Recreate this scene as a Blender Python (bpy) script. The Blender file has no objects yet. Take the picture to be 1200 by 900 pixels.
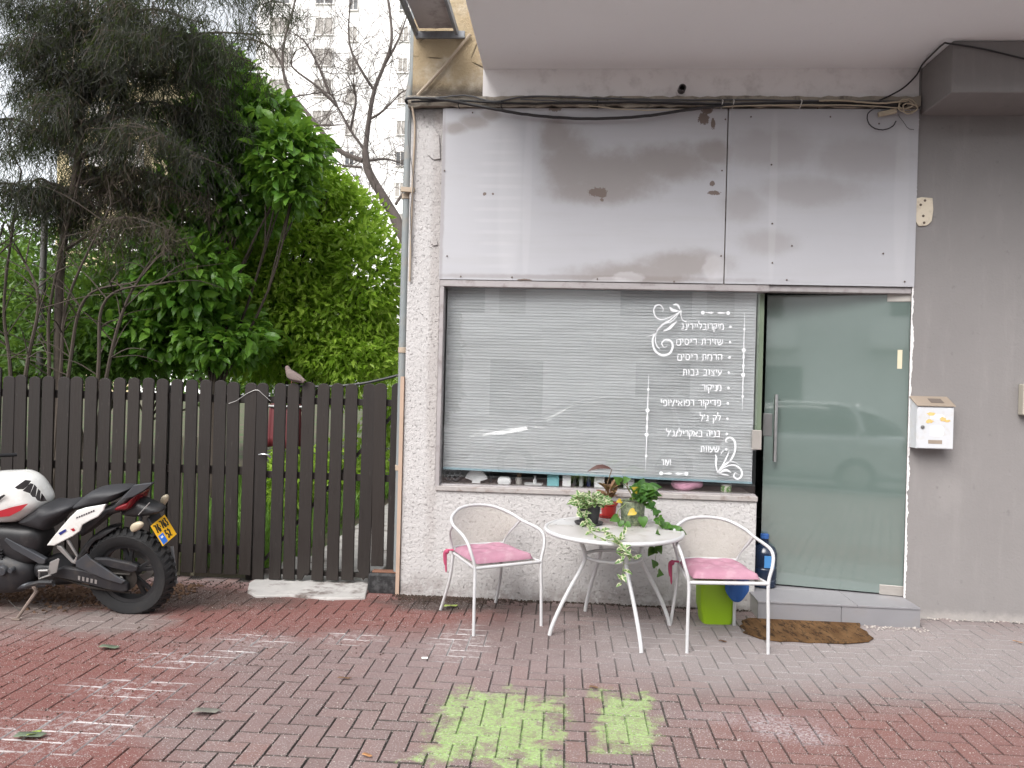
import bpy, math, random
import numpy as np
from mathutils import Vector, Matrix

random.seed(11)
rng = np.random.default_rng(11)
R = math.radians
scene = bpy.context.scene
col = scene.collection

# ------------------------------------------------------------------ camera
FPX = 906.0                       # focal length in photo pixels (photo 1200 x 900)
_a, _b, _c = R(3.9), R(-0.25), R(1.45)
CF = Vector((-math.sin(_a) * math.cos(_b), math.cos(_a) * math.cos(_b), math.sin(_b)))
_r0 = Vector((math.cos(_a), math.sin(_a), 0))
_u0 = _r0.cross(CF)
CR = _r0 * math.cos(_c) + _u0 * math.sin(_c)
CU = _u0 * math.cos(_c) - _r0 * math.sin(_c)
CC = Vector((0, 0, 1.55))
cam_data = bpy.data.cameras.new('camera')
cam_data.sensor_width = 36.0
cam_data.lens = 36.0 * FPX / 1200.0
cam_data.clip_start = 0.05
cam_data.clip_end = 2000
cam = bpy.data.objects.new('camera', cam_data)
col.objects.link(cam)
_m = Matrix((CR, CU, -CF)).transposed().to_4x4()
_m.translation = CC
cam.matrix_world = _m
scene.camera = cam

# ------------------------------------------------------------------ sky, sun, exposure
SUN_AZ, SUN_EL = R(205), R(46)      # compass: 0 = +Y, clockwise
world = bpy.data.worlds.new('World')
scene.world = world
world.use_nodes = True
wn = world.node_tree
wn.nodes.clear()
wsky = wn.nodes.new('ShaderNodeTexSky')
wsky.sky_type = 'NISHITA'
wsky.sun_disc = False
wsky.sun_elevation = SUN_EL
wsky.sun_rotation = SUN_AZ
wsky.air_density = 1.0
wsky.dust_density = 3.0
whs = wn.nodes.new('ShaderNodeHueSaturation')
whs.inputs['Saturation'].default_value = 0.18
wbg = wn.nodes.new('ShaderNodeBackground')
wbg.inputs['Strength'].default_value = 0.15
wout = wn.nodes.new('ShaderNodeOutputWorld')
wn.links.new(wsky.outputs[0], whs.inputs['Color'])
wn.links.new(whs.outputs[0], wbg.inputs[0])
wn.links.new(wbg.outputs[0], wout.inputs[0])

sun_data = bpy.data.lights.new('sun', 'SUN')
sun_data.energy = 0.95
sun_data.angle = R(40)
sun_data.color = (1.0, 0.96, 0.91)
sun = bpy.data.objects.new('sun', sun_data)
col.objects.link(sun)
_sd = Vector((math.sin(SUN_AZ) * math.cos(SUN_EL), math.cos(SUN_AZ) * math.cos(SUN_EL), math.sin(SUN_EL)))
sun.rotation_euler = _sd.to_track_quat('Z', 'Y').to_euler()
sun.location = (-4, -6, 14)

vs = scene.view_settings
vs.view_transform = 'Standard'
vs.look = 'None'
vs.exposure = 1.27
vs.gamma = 1.0
vs.use_curve_mapping = False
scene.render.engine = 'CYCLES'
scene.cycles.use_denoising = True
scene.cycles.max_bounces = 7
scene.cycles.diffuse_bounces = 4
scene.cycles.transparent_max_bounces = 12

# ------------------------------------------------------------------ pixel -> place
YF = 5.47                          # plane of the shop front

def ray(x, y):
    return CF + CR * ((x - 600) / FPX) - CU * ((y - 450) / FPX)

def PY(x, y, Y=YF):
    d = ray(x, y)
    return CC + d * (Y / d.y)

def PZ(x, y, z=0.0):
    d = ray(x, y)
    return CC + d * ((z - CC.z) / d.z)

def proj(p):
    v = Vector(p) - CC
    k = v.dot(CF)
    if k <= 0.05:
        return None
    return 600 + FPX * v.dot(CR) / k, 450 - FPX * v.dot(CU) / k

# ------------------------------------------------------------------ node helper
class Mat:
    def __init__(s, name):
        s.m = bpy.data.materials.new(name)
        s.m.use_nodes = True
        s.t = s.m.node_tree
        s.bsdf = s.t.nodes['Principled BSDF']
        s.out = s.t.nodes['Material Output']
        s._c = {}

    def link(s, a, b):
        s.t.links.new(a, b)

    def node(s, typ, ins=None, **props):
        n = s.t.nodes.new(typ)
        for k, v in props.items():
            setattr(n, k, v)
        for k, v in (ins or {}).items():
            s.put(n.inputs[k], v)
        return n

    def put(s, sock, v):
        if isinstance(v, bpy.types.NodeSocket):
            s.link(v, sock)
        else:
            if sock.type == 'RGBA' and len(v) == 3:
                v = (*v, 1)
            sock.default_value = v

    def coord(s, kind='Object'):
        if kind not in s._c:
            if kind == 'World':
                s._c[kind] = s.node('ShaderNodeNewGeometry').outputs['Position']
            else:
                s._c[kind] = s.node('ShaderNodeTexCoord').outputs[kind]
        return s._c[kind]

    def math(s, op, a, b=0.0, c=0.0, clamp=False):
        n = s.node('ShaderNodeMath', {0: a, 1: b, 2: c}, operation=op)
        n.use_clamp = clamp
        return n.outputs[0]

    def noise(s, scale, detail=3.0, rough=0.55, co=None, dist=0.0):
        return s.node('ShaderNodeTexNoise', {'Vector': co or s.coord(), 'Scale': scale, 'Detail': detail,
                                             'Roughness': rough, 'Distortion': dist}).outputs['Fac']

    def stretch(s, co, sx, sy, sz):
        return s.node('ShaderNodeVectorMath', {0: co, 1: (sx, sy, sz)}, operation='MULTIPLY').outputs[0]

    def ramp(s, v, lo, hi, a=0.0, b=1.0, smooth=True):
        return s.node('ShaderNodeMapRange', {'Value': v, 'From Min': lo, 'From Max': hi, 'To Min': a, 'To Max': b},
                      interpolation_type='SMOOTHSTEP' if smooth else 'LINEAR').outputs[0]

    def mix(s, f, a, b, mode='MIX'):
        n = s.node('ShaderNodeMix', data_type='RGBA', blend_type=mode)
        s.put(n.inputs[0], f)
        s.put(n.inputs[6], a)
        s.put(n.inputs[7], b)
        return n.outputs[2]

    def blob(s, co, c, r, noise=None, amt=0.8, edge=0.35):
        """soft-edged patch round c with radii r (large radius = ignore that axis)"""
        d = s.node('ShaderNodeVectorMath', {0: co, 1: tuple(c)}, operation='SUBTRACT').outputs[0]
        d = s.stretch(d, *[1.0 / q for q in r])
        l = s.node('ShaderNodeVectorMath', {0: d}, operation='LENGTH').outputs['Value']
        if noise is not None:
            l = s.math('ADD', l, s.math('MULTIPLY', s.math('SUBTRACT', noise, 0.5), amt))
        return s.ramp(l, 1 + edge, 1 - edge)

    def bump(s, h, strength=0.4, dist=0.01):
        n = s.node('ShaderNodeBump', {'Strength': strength, 'Distance': dist, 'Height': h})
        s.link(n.outputs[0], s.bsdf.inputs['Normal'])
        return n.outputs[0]

    def set(s, **kw):
        for k, v in kw.items():
            s.put(s.bsdf.inputs[{'color': 'Base Color', 'rough': 'Roughness', 'metal': 'Metallic',
                                 'spec': 'Specular IOR Level', 'coat': 'Coat Weight', 'coatr': 'Coat Roughness',
                                 'trans': 'Transmission Weight', 'alpha': 'Alpha', 'emit': 'Emission Color',
                                 'emits': 'Emission Strength', 'sub': 'Subsurface Weight'}[k]], v)
        return s

def pm(name, c, rough=0.6, metal=0.0, var=0.12, scale=6.0, bump=0.0, bscale=60.0, dirt=None, dscale=3.0, damt=0.5,
       spec=0.5, coat=0.0):
    """plain procedural material: colour with mottling, dirt patches and fine relief"""
    M = Mat(name)
    n = M.noise(scale, 4)
    lo = tuple(x * (1 - var) for x in c)
    hi = tuple(min(1, x * (1 + var)) for x in c)
    cc = M.mix(n, lo, hi)
    if dirt is not None:
        cc = M.mix(M.math('MULTIPLY', M.ramp(M.noise(dscale, 6, 0.65), 0.48, 0.72), damt), cc, dirt)
    M.set(color=cc, rough=M.ramp(n, 0.2, 0.8, max(0, rough - 0.08), min(1, rough + 0.08)), metal=metal, spec=spec, coat=coat)
    if bump:
        M.bump(M.noise(bscale, 4), bump, 0.004)
    return M.m

# ------------------------------------------------------------------ mesh helper
WL = {}                             # world location of each parentable object

def catmull(pts, k=6, closed=False):
    P = [Vector(p) for p in pts]
    n = len(P)
    out = []
    rngi = range(n) if closed else range(n - 1)
    for i in rngi:
        p0 = P[(i - 1) % n] if (closed or i > 0) else P[0] * 2 - P[1]
        p1, p2 = P[i], P[(i + 1) % n]
        p3 = P[(i + 2) % n] if (closed or i + 2 < n) else P[-1] * 2 - P[-2]
        for j in range(k):
            t = j / k
            out.append(0.5 * ((2 * p1) + (p2 - p0) * t + (2 * p0 - 5 * p1 + 4 * p2 - p3) * t * t + (3 * p1 - p0 - 3 * p2 + p3) * t ** 3))
    if not closed:
        out.append(P[-1])
    return out

class MB:
    def __init__(s):
        s.v, s.f = [], []

    def add(s, vs_, fs):
        o = len(s.v)
        s.v += [Vector(p) for p in vs_]
        s.f += [[i + o for i in f] for f in fs]
        return s

    def box(s, x0, x1, y0, y1, z0, z1, M=None):
        p = [Vector(q) for q in ((x0, y0, z0), (x1, y0, z0), (x1, y1, z0), (x0, y1, z0), (x0, y0, z1), (x1, y0, z1), (x1, y1, z1), (x0, y1, z1))]
        if M is not None:
            p = [M @ q for q in p]
        return s.add(p, [(0, 3, 2, 1), (4, 5, 6, 7), (0, 1, 5, 4), (1, 2, 6, 5), (2, 3, 7, 6), (3, 0, 4, 7)])

    def bar(s, a, b, w, h, up=(0, 0, 1)):
        a, b = Vector(a), Vector(b)
        d = (b - a).normalized()
        u = Vector(up)
        if abs(d.dot(u)) > 0.95:
            u = Vector((0, 1, 0))
        sx = d.cross(u).normalized() * (w / 2)
        sz = sx.cross(d).normalized() * (h / 2)
        p = [a - sx - sz, a + sx - sz, a + sx + sz, a - sx + sz, b - sx - sz, b + sx - sz, b + sx + sz, b - sx + sz]
        return s.add(p, [(0, 1, 2, 3), (7, 6, 5, 4), (0, 4, 5, 1), (1, 5, 6, 2), (2, 6, 7, 3), (3, 7, 4, 0)])

    def tube(s, pts, r, n=8, closed=False, caps=True):
        P = [Vector(p) for p in pts]
        m = len(P)
        rr = r if isinstance(r, (list, tuple)) else [r] * m
        T = []
        for i in range(m):
            a = P[(i - 1) % m] if (closed or i > 0) else P[0]
            b = P[(i + 1) % m] if (closed or i < m - 1) else P[-1]
            d = b - a
            T.append(d.normalized() if d.length > 1e-9 else Vector((0, 0, 1)))
        u = T[0].orthogonal().normalized()
        vs_ = []
        for i in range(m):
            u = (u - T[i] * u.dot(T[i]))
            u = u.normalized() if u.length > 1e-6 else T[i].orthogonal().normalized()
            w = T[i].cross(u)
            for k in range(n):
                a = 2 * math.pi * k / n
                vs_.append(P[i] + (u * math.cos(a) + w * math.sin(a)) * rr[i])
        fs = []
        for i in range(m if closed else m - 1):
            j = (i + 1) % m
            for k in range(n):
                l = (k + 1) % n
                fs.append((i * n + k, i * n + l, j * n + l, j * n + k))
        if caps and not closed:
            fs.append(tuple(range(n - 1, -1, -1)))
            fs.append(tuple((m - 1) * n + k for k in range(n)))
        return s.add(vs_, fs)

    def lathe(s, prof, n=24, c=(0, 0, 0), M=None, ring=False):
        vs_, fs = [], []
        c = Vector(c)
        for (r, z) in prof:
            for k in range(n):
                a = 2 * math.pi * k / n
                p = Vector((r * math.cos(a), r * math.sin(a), z))
                if M is not None:
                    p = M @ p
                vs_.append(p + c)
        for i in range(len(prof) - 1):
            for k in range(n):
                l = (k + 1) % n
                fs.append((i * n + k, i * n + l, (i + 1) * n + l, (i + 1) * n + k))
        if ring:
            i = len(prof) - 1
            for k in range(n):
                l = (k + 1) % n
                fs.append((i * n + k, i * n + l, l, k))
        else:
            fs.append(tuple(range(n - 1, -1, -1)))
            fs.append(tuple((len(prof) - 1) * n + k for k in range(n)))
        return s.add(vs_, fs)

    def prism(s, poly, off):
        """closed polygon (3-D points) pushed along off"""
        P = [Vector(p) for p in poly]
        off = Vector(off)
        n = len(P)
        vs_ = P + [p + off for p in P]
        fs = [tuple(range(n)), tuple(range(2 * n - 1, n - 1, -1))] + [(i, i + n, (i + 1) % n + n, (i + 1) % n) for i in range(n)]
        nrm = Vector((0, 0, 0))
        for i in range(n):
            nrm += P[i].cross(P[(i + 1) % n])
        if nrm.dot(off) > 0:
            fs = [tuple(reversed(f)) for f in fs]
        return s.add(vs_, fs)

    def puff(s, poly, axis, half, p=2.6, k=5):
        """outline swelling to full size in the middle and closing at +-half along axis"""
        P = [Vector(q) for q in poly]
        n = len(P)
        c = sum(P, Vector()) / n
        axis = Vector(axis)
        vs_, fs = [], []
        ts = [math.sin(math.pi / 2 * (2 * i / (2 * k) - 1)) * 0.995 for i in range(2 * k + 1)]
        for t in ts:
            sc_ = max(0.02, (1 - abs(t) ** p) ** (1 / p))
            for q in P:
                vs_.append(c + (q - c) * sc_ + axis * (t * half))
        m = len(ts)
        for i in range(m - 1):
            for j in range(n):
                l = (j + 1) % n
                fs.append((i * n + j, i * n + l, (i + 1) * n + l, (i + 1) * n + j))
        fs.append(tuple(range(n - 1, -1, -1)))
        fs.append(tuple((m - 1) * n + j for j in range(n)))
        nrm = Vector()
        for i in range(n):
            nrm += (P[i] - c).cross(P[(i + 1) % n] - c)
        if nrm.dot(axis) < 0:
            fs = [tuple(reversed(f)) for f in fs]
        return s.add(vs_, fs)

    def ell(s, c, r, nu=14, nv=9, M=None, jit=0.0):
        c = Vector(c)
        vs_, fs = [], []
        for i in range(nv + 1):
            th = math.pi * i / nv
            for k in range(nu):
                ph = 2 * math.pi * k / nu
                q = 1 + random.uniform(-jit, jit)
                p = Vector((r[0] * math.sin(th) * math.cos(ph), r[1] * math.sin(th) * math.sin(ph), r[2] * math.cos(th))) * q
                if M is not None:
                    p = M @ p
                vs_.append(p + c)
        for i in range(nv):
            for k in range(nu):
                l = (k + 1) % nu
                fs.append((i * nu + k, (i + 1) * nu + k, (i + 1) * nu + l, i * nu + l))
        return s.add(vs_, fs)

    def build(s, name, mat, parent=None, local=False, smooth=False, bevel=0.0, seg=2, ang=40, kind=None, subsurf=0, solid=0.0):
        V = s.v
        if parent is not None:
            if not local:
                o = WL[parent.name]
                V = [p - o for p in V]
            org = None
        else:
            lo = Vector((min(p.x for p in V), min(p.y for p in V), min(p.z for p in V)))
            hi = Vector((max(p.x for p in V), max(p.y for p in V), max(p.z for p in V)))
            org = Vector(((lo.x + hi.x) / 2, (lo.y + hi.y) / 2, lo.z))
            V = [p - org for p in V]
        me = bpy.data.meshes.new(name)
        me.from_pydata([tuple(p) for p in V], [], s.f)
        me.validate()
        me.update()
        if smooth:
            me.shade_smooth()
            me.set_sharp_from_angle(angle=R(ang))
        ob = bpy.data.objects.new(name, me)
        col.objects.link(ob)
        me.materials.append(mat)
        if parent is not None:
            ob.parent = parent
            WL[ob.name] = WL[parent.name].copy()
        else:
            ob.location = org
            WL[ob.name] = org
        if solid:
            md = ob.modifiers.new('solid', 'SOLIDIFY')
            md.thickness = solid
            md.offset = 0
        if subsurf:
            md = ob.modifiers.new('sub', 'SUBSURF')
            md.levels = md.render_levels = subsurf
        if bevel:
            md = ob.modifiers.new('bevel', 'BEVEL')
            md.width = bevel
            md.segments = seg
            md.limit_method = 'ANGLE'
            md.angle_limit = R(35)
            md.use_clamp_overlap = True
        if kind:
            ob['kind'] = kind
        return ob

def tag(o, label=None, cat=None, group=None, kind=None):
    if label: o['label'] = label
    if cat: o['category'] = cat
    if group: o['group'] = group
    if kind: o['kind'] = kind
    return o

def thing(name, label, cat, loc=(0, 0, 0), rotz=0.0, group=None):
    o = bpy.data.objects.new(name, None)
    o.empty_display_size = 0.1
    col.objects.link(o)
    o.location = loc
    o.rotation_euler = (0, 0, rotz)
    WL[o.name] = Vector(loc)
    return tag(o, label, cat, group)

def inst(name, me, parent, M):
    """one more piece sharing mesh data; M = matrix local to the parent's origin frame"""
    o = bpy.data.objects.new(name, me)
    col.objects.link(o)
    o.parent = parent
    o.matrix_local = M
    return o

def mesh_np(name, V, Fq, mat, smooth=False):
    """fast mesh from numpy: V (n,3), Fq (m,k) faces"""
    me = bpy.data.meshes.new(name)
    V = np.ascontiguousarray(V, dtype=np.float32)
    Fq = np.ascontiguousarray(Fq, dtype=np.int32)
    me.vertices.add(len(V))
    me.vertices.foreach_set('co', V.ravel())
    m, k = Fq.shape
    me.loops.add(m * k)
    me.loops.foreach_set('vertex_index', Fq.ravel())
    me.polygons.add(m)
    me.polygons.foreach_set('loop_start', np.arange(0, m * k, k, dtype=np.int32))
    me.polygons.foreach_set('use_smooth', np.full(m, bool(smooth), dtype=bool))
    me.update(calc_edges=True)
    me.validate()
    me.materials.append(mat)
    return me

# ================================================================== materials
def paving_material(name, joint):
    M = Mat(name)
    P = M.coord('World')
    oi = M.node('ShaderNodeObjectInfo').outputs['Random']
    isl = M.node('ShaderNodeNewGeometry').outputs['Random Per Island']
    rnd = M.math('FRACT', M.math('ADD', M.math('MULTIPLY', oi, 7.31), M.math('MULTIPLY', isl, 3.77)))
    big = M.noise(1.6, 5, 0.6, P)
    mid = M.noise(9, 5, 0.65, P)
    fine = M.noise(70, 4, 0.7, P)
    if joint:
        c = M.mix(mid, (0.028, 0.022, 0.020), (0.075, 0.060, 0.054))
    else:
        c = M.mix(rnd, (0.172, 0.118, 0.110), (0.222, 0.150, 0.139))
        c = M.mix(M.ramp(rnd, 0.80, 0.95, 0, 0.5), c, (0.19, 0.098, 0.08))
        c = M.mix(M.ramp(fine, 0.35, 0.75), c, M.mix(0.45, c, (0.08, 0.053, 0.053)))
        c = M.mix(M.ramp(mid, 0.30, 0.70, 0.0, 0.45), c, (0.20, 0.158, 0.154))

    def gm(px, py, rx, ry, amt=0.9, edge=0.35, n=mid):
        q = PZ(px, py)
        ax = abs(PZ(px + rx, py).x - PZ(px - rx, py).x) / 2
        ay = abs(PZ(px, py + ry).y - PZ(px, py - ry).y) / 2
        return M.blob(P, (q.x, q.y, 0), (ax, ay, 50), n, amt, edge)

    def lay(mask, k, colr):
        nonlocal c
        c = M.mix(M.math('MULTIPLY', mask, k), c, colr)

    # grey dust trodden out of the shop
    dust = M.math('MAXIMUM', gm(900, 760, 270, 40, 0.7, 0.5, big), gm(1130, 765, 230, 45, 0.7, 0.5, big))
    lay(dust, 0.72 if not joint else 0.85, (0.25, 0.228, 0.226))
    lay(gm(560, 775, 160, 35, 0.9, 0.6, big), 0.35, (0.23, 0.175, 0.175))
    # old red paint
    red = M.math('MAXIMUM', gm(150, 712, 330, 34, 0.6, 0.30, big), gm(20, 800, 230, 75, 0.7, 0.35, big))
    red = M.math('MAXIMUM', red, gm(20, 890, 170, 45, 0.8, 0.35, big))
    red = M.math('MAXIMUM', red, gm(420, 712, 170, 26, 0.6, 0.35, big))
    red2 = gm(1130, 880, 300, 52, 0.7, 0.45, big)
    lay(red, 0.80 if not joint else 0.55, M.mix(fine, (0.12, 0.033, 0.027), (0.178, 0.060, 0.048)))
    lay(red2, 0.62 if not joint else 0.35, M.mix(fine, (0.15, 0.056, 0.047), (0.195, 0.080, 0.068)))
    lay(gm(330, 790, 120, 60, 0.9, 0.5, big), 0.25, (0.13, 0.08, 0.08))
    # earth and rot along the fence and the wall foot
    lay(gm(250, 700, 110, 12, 1.3, 0.5), 0.85, (0.05, 0.032, 0.026))
    lay(gm(60, 700, 190, 16, 1.3, 0.5), 0.85, (0.06, 0.040, 0.030))
    lay(gm(520, 708, 70, 9, 1.4, 0.5), 0.9, (0.03, 0.022, 0.018))
    lay(gm(690, 716, 130, 7, 1.4, 0.6), 0.55, (0.07, 0.055, 0.05))
    lay(gm(620, 745, 90, 22, 1.2, 0.6), 0.45, (0.10, 0.062, 0.058))
    # cement worn pale under the motorcycle
    lay(gm(120, 729, 85, 14, 1.2, 0.4), 0.7, (0.19, 0.172, 0.162))
    lay(gm(15, 722, 60, 16, 1.0, 0.4), 0.6, (0.16, 0.14, 0.128))
    # white overspray
    spk = M.ramp(M.noise(150, 2, 0.6, P), 0.60, 0.64)
    line = M.ramp(M.noise(26, 5, 0.75, P), 0.50, 0.58)
    white = None
    for a in ((300, 750, 40, 8), (410, 748, 38, 7), (215, 772, 55, 11), (150, 808, 65, 14), (60, 860, 75, 26), (275, 765, 25, 6),
              (540, 752, 30, 20), (120, 850, 60, 20)):
        g = gm(*a, 1.2, 0.6)
        white = g if white is None else M.math('MAXIMUM', white, g)
    lay(M.math('MULTIPLY', white, M.ramp(M.noise(26, 5, 0.75, P), 0.36, 0.46) if joint else line), 0.8 if joint else 0.34, (0.50, 0.48, 0.48))
    wsp = M.math('MAXIMUM', gm(905, 850, 30, 15, 1.0, 0.6), gm(950, 862, 26, 10, 1.0, 0.6))
    wsp = M.math('MAXIMUM', wsp, M.math('MULTIPLY', gm(880, 842, 90, 9, 1.0, 0.5), 0.5))
    lay(M.math('MULTIPLY', wsp, M.ramp(fine, 0.40, 0.62)), 0.5, (0.48, 0.47, 0.50))
    # green marking paint: two rough squares sprayed on the bricks
    g1 = PZ(583, 850); g2 = PZ(733, 843)
    gn = M.noise(17, 6, 0.75, P)

    def sq(cx, cy, hx, hy, sk):
        s_ = M.node('ShaderNodeSeparateXYZ', {0: P})
        X, Y = s_.outputs[0], s_.outputs[1]
        dy = M.math('SUBTRACT', Y, cy)
        dx = M.math('SUBTRACT', M.math('SUBTRACT', X, cx), M.math('MULTIPLY', dy, sk))
        m = M.math('MAXIMUM', M.math('DIVIDE', M.math('ABSOLUTE', dx), hx), M.math('DIVIDE', M.math('ABSOLUTE', dy), hy))
        m = M.math('ADD', m, M.math('MULTIPLY', M.math('SUBTRACT', gn, 0.5), 1.9))
        m = M.math('ADD', m, M.math('MULTIPLY', M.math('SUBTRACT', M.noise(7.5, 3, .6, P), 0.5), 1.8))
        return M.ramp(m, 1.25, 0.70)
    green = M.math('MAXIMUM', sq(g1.x, g1.y, 0.255, 0.32, 0.0), sq(g2.x, g2.y, 0.125, 0.26, 0.0))
    green = M.math('MULTIPLY', green, M.math('MULTIPLY', M.ramp(fine, 0.32, 0.58, 0.25, 1.0), M.ramp(gn, 0.62, 0.48, 0.45, 1.0)))
    lay(green, 0.88, M.mix(mid, (0.235, 0.365, 0.115), (0.32, 0.455, 0.175)))
    # specks of grit
    lay(M.math('MULTIPLY', spk, M.ramp(big, 0.35, 0.60, 0.45, 1.0)), 0.8, (0.44, 0.41, 0.40))
    M.set(color=c, rough=M.ramp(mid, 0.2, 0.8, 0.72, 0.93), spec=0.35)
    M.bump(M.math('ADD', M.math('MULTIPLY', fine, 0.6), mid), 0.55, 0.004)
    return M.m

m_brick = paving_material('brick_paving', False)
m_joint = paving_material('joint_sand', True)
m_asphalt = pm('asphalt', (0.05, 0.05, 0.052), 0.9, var=0.25, scale=30, bump=0.5, bscale=200)
m_kerb = pm('kerb_concrete', (0.33, 0.32, 0.31), 0.9, var=0.2, bump=0.4)

def soil_mat():
    M = Mat('garden_soil')
    P = M.coord('World')
    n = M.noise(1.3, 6, 0.65, P)
    c = M.mix(M.noise(14, 5, 0.7, P), (0.045, 0.035, 0.022), (0.13, 0.10, 0.07))
    c = M.mix(M.ramp(n, 0.42, 0.6), c, (0.05, 0.085, 0.025))
    M.set(color=c, rough=0.95)
    M.bump(M.noise(40, 5, 0.7, P), 0.7, 0.02)
    return M.m
m_soil = soil_mat()

# ================================================================== ground
def sheet(name, x0, x1, y0, y1, z0, z1, mat, parent=None, kind='structure'):
    return MB().box(x0, x1, y0, y1, z0, z1).build(name, mat, parent, kind=kind)

sheet('ground', -300, 300, -300, 300, -0.60, -0.30, m_soil)
sheet('road', -60, 60, -8.2, -1.36, -0.29, -0.125, m_asphalt)
for i in range(-14, 15):
    sheet('kerb', i * 1.0 - 0.496, i * 1.0 + 0.496, -1.35, -1.2, -0.29, 0.004 + 0.002 * random.random(), m_kerb)
sheet('far_pavement', -60, 60, -30, -8.25, -0.29, -0.01, m_kerb)
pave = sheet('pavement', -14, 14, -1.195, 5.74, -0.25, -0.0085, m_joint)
sheet('garden_ground', -60, -1.2, 5.745, 90, -0.29, -0.03, m_soil)
sheet('garden_ground', -1.195, 60, 14.0, 90, -0.29, -0.03, m_soil)

# ---- herringbone bricks: 20 x 10 cm, every brick its own piece
BL = 0.094
def brick_mesh():
    l, w, b, g = 0.188, 0.094, 0.0034, 0.0018
    x, y = l / 2 - g, w / 2 - g
    V = [(-x, -y, -0.04), (x, -y, -0.04), (x, y, -0.04), (-x, y, -0.04),
         (-x, -y, -0.0045), (x, -y, -0.0045), (x, y, -0.0045), (-x, y, -0.0045),
         (-x + b, -y + b, 0), (x - b, -y + b, 0), (x - b, y - b, 0), (-x + b, y - b, 0)]
    Fc = [(0, 1, 5, 4), (1, 2, 6, 5), (2, 3, 7, 6), (3, 0, 4, 7), (4, 5, 9, 8), (5, 6, 10, 9), (6, 7, 11, 10), (7, 4, 8, 11), (8, 9, 10, 11)]
    return np.array(V, float), np.array(Fc, int)

bv, bf = brick_mesh()
bme = mesh_np('brick', bv, bf, m_brick)
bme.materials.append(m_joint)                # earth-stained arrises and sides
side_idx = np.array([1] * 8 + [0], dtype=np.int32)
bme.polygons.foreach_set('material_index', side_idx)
spots = []
ox, oy = 0.037, 0.061
for i in range(-72, 66):
    for j in range(-13, 62):
        k = (i - j) % 4
        if k == 0:
            c = (ox + (i + 1) * BL, oy + (j + 0.5) * BL, 0.0)
        elif k == 3:
            c = (ox + (i + 0.5) * BL, oy + (j + 1) * BL, math.pi / 2)
        else:
            continue
        ymax = 5.34 if c[0] > -1.25 else 5.60
        if c[1] < -1.08 or c[1] > ymax + 0.1:
            continue
        spots.append(c)
def vis(c):
    p = proj((c[0], c[1], 0))
    return p is not None and 8 < p[0] < 1192 and p[1] < 893
spots.sort(key=lambda c: (not vis(c), c[0] ** 2 + c[1] ** 2))
rest_v, rest_f, nb = [], [], 0
po = WL[pave.name]
for n, (x, y, a) in enumerate(spots):
    wave = 0.0014 * math.sin(1.7 * x + 0.6) * math.cos(1.3 * y)
    M = Matrix.Translation((x + random.gauss(0, .0008), y + random.gauss(0, .0008), wave + max(-.0018, random.gauss(0, .0009)))) @ Matrix.Rotation(a + random.gauss(0, .006), 4, 'Z') \
        @ Matrix.Rotation(random.gauss(0, .007), 4, 'X') @ Matrix.Rotation(random.gauss(0, .005), 4, 'Y')
    if n < 300:
        inst('brick', bme, pave, Matrix.Translation(-po) @ M)
    else:
        A = np.array(M)
        rest_v.append(bv @ A[:3, :3].T + A[:3, 3] - np.array(po))
        rest_f.append(bf + 12 * nb)
        nb += 1
rme = mesh_np('bricks', np.concatenate(rest_v), np.concatenate(rest_f), m_brick)
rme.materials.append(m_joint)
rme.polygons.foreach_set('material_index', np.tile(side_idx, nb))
ro = bpy.data.objects.new('bricks', rme)
col.objects.link(ro)
ro.parent = pave
ro['kind'] = 'stuff'

# pale cement threshold under the gate and the garden path beyond
m_thresh = pm('worn_white_cement', (0.40, 0.385, 0.37), 0.85, var=0.25, scale=9, dirt=(0.10, 0.075, 0.065), dscale=6, damt=1.0, bump=0.6, bscale=40)
a, b_, c_, d_ = PZ(292, 682, .02), PZ(300, 697, .02), PZ(428, 699, .02), PZ(432, 683, .02)
mb = MB()
poly = [a, PZ(290, 692, .02), b_, PZ(340, 696, .02), PZ(385, 700, .02), c_, d_, Vector((d_.x, 6.4, .02)), Vector((a.x, 6.4, .02))]
mb.prism([(p.x, p.y, 0.016) for p in poly], (0, 0, -0.08))
mb.build('threshold', m_thresh, bevel=0.008, kind='structure')
sheet('path', -2.15, -1.25, 6.42, 12.5, -0.2, -0.012, m_thresh)

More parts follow.
